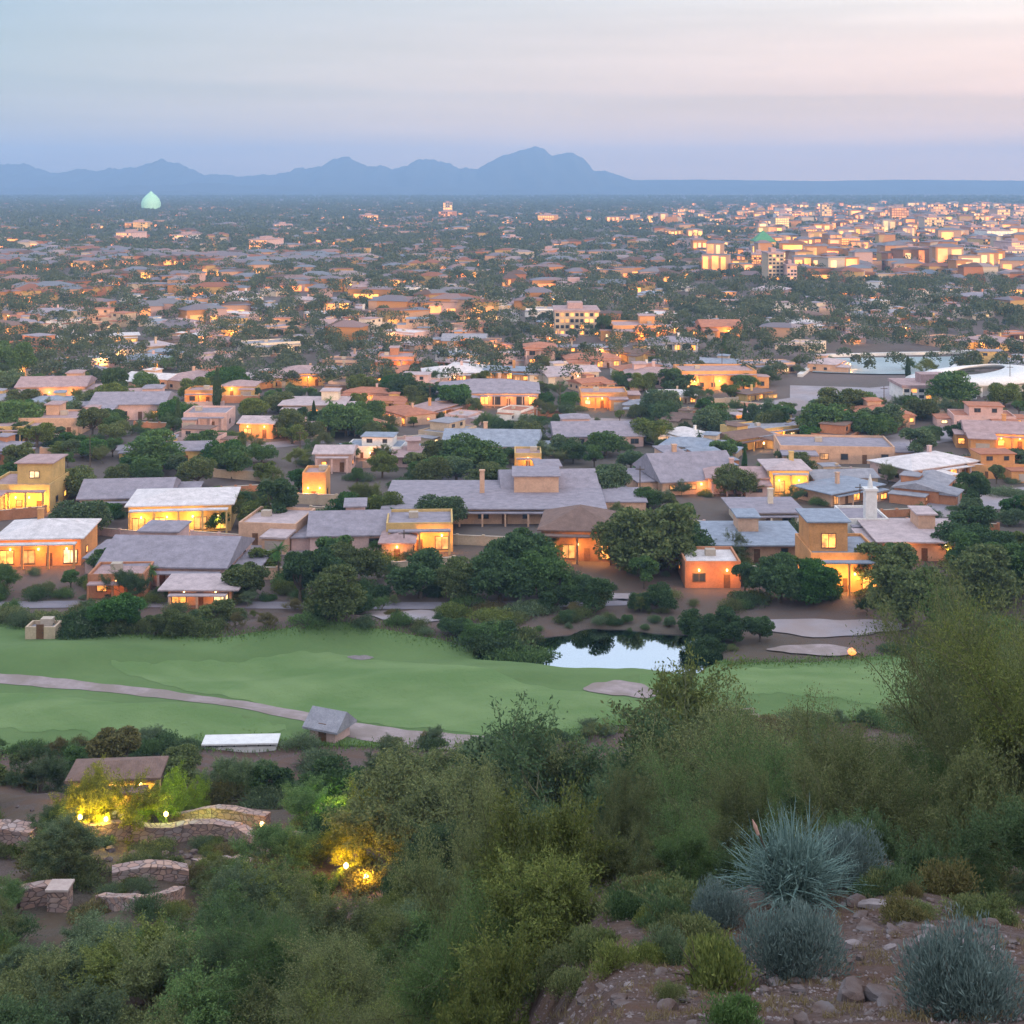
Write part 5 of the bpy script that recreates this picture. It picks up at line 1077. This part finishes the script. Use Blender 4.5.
tag(link('gravel', quad_mesh('gravel', np.array(G), m)), 'loose gravel scattered over the near slope', 'gravel', kind='stuff')
Cd = []
for v in pts[::9]:
    if v.y > 34 or math.sin(v.x * 1.7 + 1) * math.sin(v.y * 1.9) < -.1: continue
    n_ = 16; q = np.array([v.x, v.y, v.z + .05]) + rg3.normal(size=(n_, 3)) * np.array([.06, .06, .01]); Cd.append(q)
Cd = np.concatenate(Cd); M['straw'] = foliage('straw', (.16, .12, .06), (.30, .24, .13), .2)
tag(link('dry_grass', quad_mesh('dry_grass', leaves(Cd, unit(np.array([0, 0, 1.]) + rg3.normal(size=Cd.shape) * .45), .17, .012, rg3), M['straw'])), 'dry straw grass tufts on the near gravel', 'grass', kind='stuff')

# ------------------------------------------------------------------ walls and small structures in the near valley
m, t, o = new_mat('stacked_stone'); tcn = N(t, 'ShaderNodeTexCoord'); mpn = N(t, 'ShaderNodeMapping'); mpn.inputs['Scale'].default_value = (1.7, 1.7, 3.2); L(t, tcn.outputs['Object'], mpn.inputs[0])
vo = N(t, 'ShaderNodeTexVoronoi'); vo.inputs['Scale'].default_value = 1.0; L(t, mpn.outputs[0], vo.inputs[0]); ve = N(t, 'ShaderNodeTexVoronoi', feature='DISTANCE_TO_EDGE'); ve.inputs['Scale'].default_value = 1.0; L(t, mpn.outputs[0], ve.inputs[0])
sc_ = N(t, 'ShaderNodeSeparateColor'); L(t, vo.outputs['Color'], sc_.inputs[0]); cc = ramp(t, sc_.outputs[0], [(0, (.46, .28, .22)), (.35, (.34, .24, .22)), (.6, (.40, .32, .30)), (.85, (.52, .33, .25))])
gp = N(t, 'ShaderNodeMapRange'); L(t, ve.outputs['Distance'], gp.inputs[0]); gp.inputs[1].default_value = .0; gp.inputs[2].default_value = .09
nn_ = pos_noise(t, 2.5, 5, .6); cc = mixc(t, gp.outputs[0], (.10, .075, .065), cc); cc = mixc(t, math_n(t, 'MULTIPLY', nn_, .5), cc, (.30, .22, .20)); bsdf(t, o, cc, .95, .1, bump=math_n(t, 'ADD', gp.outputs[0], nn_), bump_d=.09); M['stackstone'] = m
GW = 'stone walls in the near valley'
wall_line('retaining_wall', [(86, 842), (130, 838), (190, 838), (240, 842), (298, 852)], 1.2, .9, M['stackstone'], 'long curved pink stone retaining wall', group=GW, cm=M['stackstone'])
wall_line('retaining_wall', [(96, 826), (150, 822), (215, 820), (268, 828)], 1.0, .8, M['stackstone'], 'upper shorter stone wall behind the long curved one', group=GW, cm=M['stackstone'])
wall_line('retaining_wall', [(-20, 912), (20, 908), (52, 902)], 1.2, .8, M['stackstone'], 'low stone wall running to the square pillar', group=GW, cm=M['stackstone'])
wall_line('retaining_wall', [(-20, 850), (10, 848), (36, 852)], 1.7, 1.6, M['stackstone'], 'rubble wall at the left edge of the slope', group=GW, cm=M['stackstone'])
wall_line('retaining_wall', [(100, 908), (140, 912), (180, 900)], .8, .8, M['stackstone'], 'lowest short stone wall right of the square pillar', group=GW, cm=M['stackstone'])
p = at(60, 908); r = empty('stone_pillar', p); tag(r, 'square pale stone pillar ending the low wall', 'pillar', pos=p, anchor=True); mb = MB(); mb.box(-.65, .65, -.65, .65, -.5, 1.4); mb.build('shaft', M['stackstone'], r); mb = MB(); mb.box(-.75, .75, -.75, .75, 1.403, 1.55); mb.build('cap', M['sand'], r)
wall_line('retaining_wall', [(112, 884), (150, 878), (188, 882)], .9, 1.1, M['stackstone'], 'short rubble terrace wall between the curved wall and the lowest one', group=GW)
wall_line('retaining_wall', [(196, 872), (232, 868), (262, 876)], .7, 1.0, M['stackstone'], 'low rubble terrace wall farther right, among shrubs', group=GW)
put(112, 812, 80, 3.6, 2.9, 'hip', 'ochre', 'brown', 1, 5, name='villa', keep=False, wing=False, chim=False, rise=.7, big=True, litmat='lit_yellow', lights=3, power=190, lcol=(1, .68, .10), label='villa glowing yellow among the near trees', cat='villa', group=None)
put(328, 743, 30, 3.0, 1.4, 'gable', 'pink', 'grey', .2, -25, name='shelter', keep=False, wing=False, chim=False, rise=1.6, label='grey roofed shelter with pink gable beside the golf path', cat='shelter', group=None)
put(40, 640, 30, 3, 1.2, 'flat', 'tan', 'grey', 0, 0, name='pump_house', keep=False, wing=False, label='low pump house at the back of the fairway', cat='pump house', group=None)
# white low cart shelter at the near edge of the fairway
p = at(240, 752); k = p.y / FOC; r = empty('cart_shed', p, math.radians(3)); tag(r, 'long low white cart shed at the near fairway edge', 'shed', pos=p, anchor=True); w = 72 * k
mb = MB(); mb.box(-w / 2, w / 2, 0, 2.2, -.3, .55); mb.build('wall', M['white'], r).color = (.7, .7, .7, 1); mb = MB(); mb.box(-w / 2 - .2, w / 2 + .2, -.3, 2.4, .85, 1.02); mb.build('roof', M['white'], r)
for i in range(6):
    x = -w / 2 + w * (i + .5) / 6; mb = MB(); mb.box(x - .06, x + .06, .05, .17, .553, .847); mb.build('post', M['metal'], r)
# timber footbridge at the slope
p = at(705, 728); r = empty('footbridge', p, .15); tag(r, 'grey timber footbridge half hidden by the slope trees', 'bridge', pos=p, anchor=True)
mb = MB(); [mb.box(-6 + i * .5, -5.56 + i * .5, -.9, .9, .5, .6) for i in range(24)]; mb.build('deck', M['trim'], r)
for sg in (-.9, .9):
    mb = MB(); mb.box(-6, 6, sg - .05, sg + .05, 1.5, 1.62); [mb.box(-6 + i * 2, -5.9 + i * 2, sg - .05, sg + .05, -.3, 1.497) for i in range(7)]; mb.build('railing', M['trim'], r)
# lit garden lamps
def garden_lamp(px, py, power, col, label, h=1.4):
    p = at(px, py); r = empty('garden_lamp', p); tag(r, label, 'lamp', 'garden lamps', pos=p, anchor=True); mb = MB(); mb.tube([(0, 0, -.2), (0, 0, h)], [.05, .04], 6); mb.build('post', M['metal'], r)
    mb = MB(); mb.lathe([(.04, h), (.16, h + .1), (.18, h + .28), (.05, h + .42)], 10); mb.build('lamp_head', M['lamp'], r); ld = bpy.data.lights.new('garden_light', 'POINT'); ld.energy = power; ld.color = col; ld.shadow_soft_size = .3
    l = bpy.data.objects.new('garden_light', ld); COL.objects.link(l); l.parent = r; l.location = (0, -.4, h + .5)
garden_lamp(80, 838, 420, (1, .66, .06), 'garden lamp at the left end of the yellow villa'); garden_lamp(106, 840, 460, (1, .72, .06), 'garden lamp in front of the yellow villa'); garden_lamp(166, 834, 550, (.75, .9, .08), 'garden lamp lighting green shrubs right of the villa')
garden_lamp(366, 892, 480, (1, .52, .05), 'garden lamp under the amber-lit tree', .8); garden_lamp(346, 880, 320, (1, .55, .05), 'garden lamp left of the amber-lit tree', .8); garden_lamp(336, 832, 700, (.7, 1, .1), 'garden lamp lighting a bright green shrub', .7); garden_lamp(262, 838, 90, (1, .45, .12), 'garden lamp on the right end of the stone wall', .9)
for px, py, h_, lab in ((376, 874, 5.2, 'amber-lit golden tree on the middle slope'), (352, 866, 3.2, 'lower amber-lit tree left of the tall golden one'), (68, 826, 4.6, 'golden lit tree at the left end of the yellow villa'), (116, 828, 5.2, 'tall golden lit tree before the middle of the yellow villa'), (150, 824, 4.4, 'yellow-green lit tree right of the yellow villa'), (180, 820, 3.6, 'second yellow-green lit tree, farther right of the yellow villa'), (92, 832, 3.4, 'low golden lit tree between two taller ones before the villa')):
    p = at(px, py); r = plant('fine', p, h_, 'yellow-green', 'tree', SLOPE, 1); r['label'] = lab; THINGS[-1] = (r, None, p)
    for c in r.children: c.color = (1.9, 1.5, .45, 1) if 'golden' in lab or 'amber' in lab else (1.7, 1.9, .45, 1)  # boosted leaf tint: the lamp glow is also put into the crown colour
for px, py, h_, lab in ((336, 822, 1.6, 'bright green shrub lit by a garden lamp'), (222, 950, 1.3, 'yellow flowering shrub on the left slope'), (160, 945, .9, 'smaller yellow flowering shrub on the left slope'), (118, 806, 2.4, 'bush tinted yellow like lamp light before the villa'), (96, 808, 1.8, 'small golden bush before the villa')):
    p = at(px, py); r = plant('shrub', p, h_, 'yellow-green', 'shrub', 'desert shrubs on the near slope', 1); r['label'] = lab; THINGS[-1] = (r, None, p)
    for c in r.children: c.color = (2.4, 1.7, .4, 1) if 'green' not in lab else (1.2, 2.0, .5, 1)  # villa bushes and green shrub: lamp glow put into the leaf colour
p = at(852, 657); r = empty('marker_lamp', p); tag(r, 'round orange marker lamp on the gravel beside the green', 'lamp', pos=p, anchor=True); mb = MB(); mb.lathe([(.4, -.2), (.3, .25)], 10); mb.build('base', M['stone'], r); mb = MB(); mb.lathe([(.1, .25), (.5, .45), (.58, .75), (.4, 1.05), (.06, 1.2)], 14); mb.build('globe', glow('orange_globe', (1, .28, .05), 1.2, .1, light=False), r, True)
# utility poles and street lamps between the houses
for i, (px, py, hpx) in enumerate([(90, 470, 36), (404, 560, 30), (640, 500, 34), (722, 378, 30), (800, 372, 30), (884, 420, 34), (1010, 395, 30), (300, 462, 32), (560, 412, 30), (430, 412, 28), (860, 520, 36)]):
    p = at(px, py); h = hpx * p.y / FOC; r = empty('utility_pole', p); tag(r, None, 'pole', 'utility poles', look='thin grey utility pole', pos=p + Vector((0, 0, h / 2))); mb = MB(); mb.tube([(0, 0, -.3), (0, 0, h)], [.13, .09], 6); mb.build('shaft', M['bark'], r); mb = MB(); mb.box(-.9, .9, -.06, .06, h - .7, h - .56); mb.build('cross_arm', M['bark'], r)

for ps in PR.values():
    for p_ in ps: retire(p_)

# ------------------------------------------------------------------ labels that single out
ANCH = [('the pond', 612, 650), ('the white-roofed yellow hall', 176, 512), ('the fiery brown house', 582, 540), ('the orange terraced house', 846, 572), ('the reservoir', 880, 366), ('the white arena', 990, 375), ('the pale green dome', 151, 202), ('the green pyramid roof', 766, 245), ('the pump house', 40, 636), ('the golf path end', 530, 744), ('the small bunker', 361, 659), ('the grey shelter', 330, 730), ('the curved stone wall', 200, 836), ('the yucca', 790, 870), ('the corner sage bush', 958, 975), ('the yellow villa', 112, 795), ('the amber-lit tree', 374, 845), ('the bell tower', 872, 525), ('the orange tower house', 314, 490), ('the long lavender roof', 494, 512), ('the golden house', 789, 480), ('the tan hotel', 577, 324), ('the long white block', 575, 288), ('the orange-walled block', 718, 376), ('the white cart shed', 240, 746), ('the stone pillar', 60, 896), ('the white-roofed orange house', 36, 548), ('the lavender gable', 165, 565), ('the blue-grey gable', 492, 446), ('the stepped peach house', 840, 454), ('the sprawling hip roof', 488, 394), ('the slim cypress', 217, 390), ('the left woods house', 48, 392), ('the right orange gable', 1004, 438), ('the footbridge', 705, 722), ('the marker lamp', 852, 652), ('the white civic block', 1000, 238), ('the tallest tan tower', 776, 270), ('the terracotta cube', 395, 362), ('the broad grey gable roof', 692, 478), ('the shaded sage bush', 793, 940), ('the reddish boulder', 852, 995), ('the mid city red peak', 540, 355), ('the cream slab house', 312, 408), ('the pale green bunker edge', 492, 646), ('the wide valley house', 926, 548)]
ANCH = [a_ for a_ in ANCH if 'green bunker' not in a_[0]]
ORD = ['', 'second ', 'third ', 'fourth ', 'fifth ', 'sixth ', 'seventh ', 'eighth ', 'ninth ', 'tenth ', 'eleventh ', 'twelfth ', 'thirteenth ', 'fourteenth ', 'fifteenth ']
buckets = {}
for o, look, pos in THINGS:
    if look is None or 'label' in o: continue
    z = pos[2] + (o.get('hh', 0) or 0) / 2; px, py = proj((pos[0], pos[1], z))
    px = max(-40, min(1064, px)); py = min(py, 1060)
    nm, ax, ay = min(ANCH, key=lambda a_: (a_[1] - px) ** 2 + ((a_[2] - py) * 1.3) ** 2); dx, dy = px - ax, py - ay
    side = 'right' if dx > 0 else 'left'
    if abs(dx) > 2.2 * abs(dy): rel = f'{side} of'
    elif abs(dy) > 2.2 * abs(dx): rel = 'below' if dy > 0 else 'above'
    else: rel = ('below' if dy > 0 else 'above') + f' and {side} of'
    buckets.setdefault((look, rel, nm), []).append((dx * dx + dy * dy, o))
for (look, rel, nm), v in buckets.items():
    v.sort(key=lambda q: q[0])
    for k, (_, o) in enumerate(v):
        o['label'] = f'{look}, {ORD[min(k, 14)]}{"nearest" if k == 0 and len(v) > 1 else ("nearest" if k else "")}{" " if k or len(v) > 1 else ""}{rel} {nm}'.strip()
        if len(o['label'].replace('-', ' - ').split()) > 16: o['label'] = o['label'].replace(' and left of', ' left of').replace(' and right of', ' right of').replace('nearest ', '')
for o in bpy.data.objects:
    if 'h' in o: del o['h']
    if 'w' in o: del o['w']
    if 'hh' in o: del o['hh']
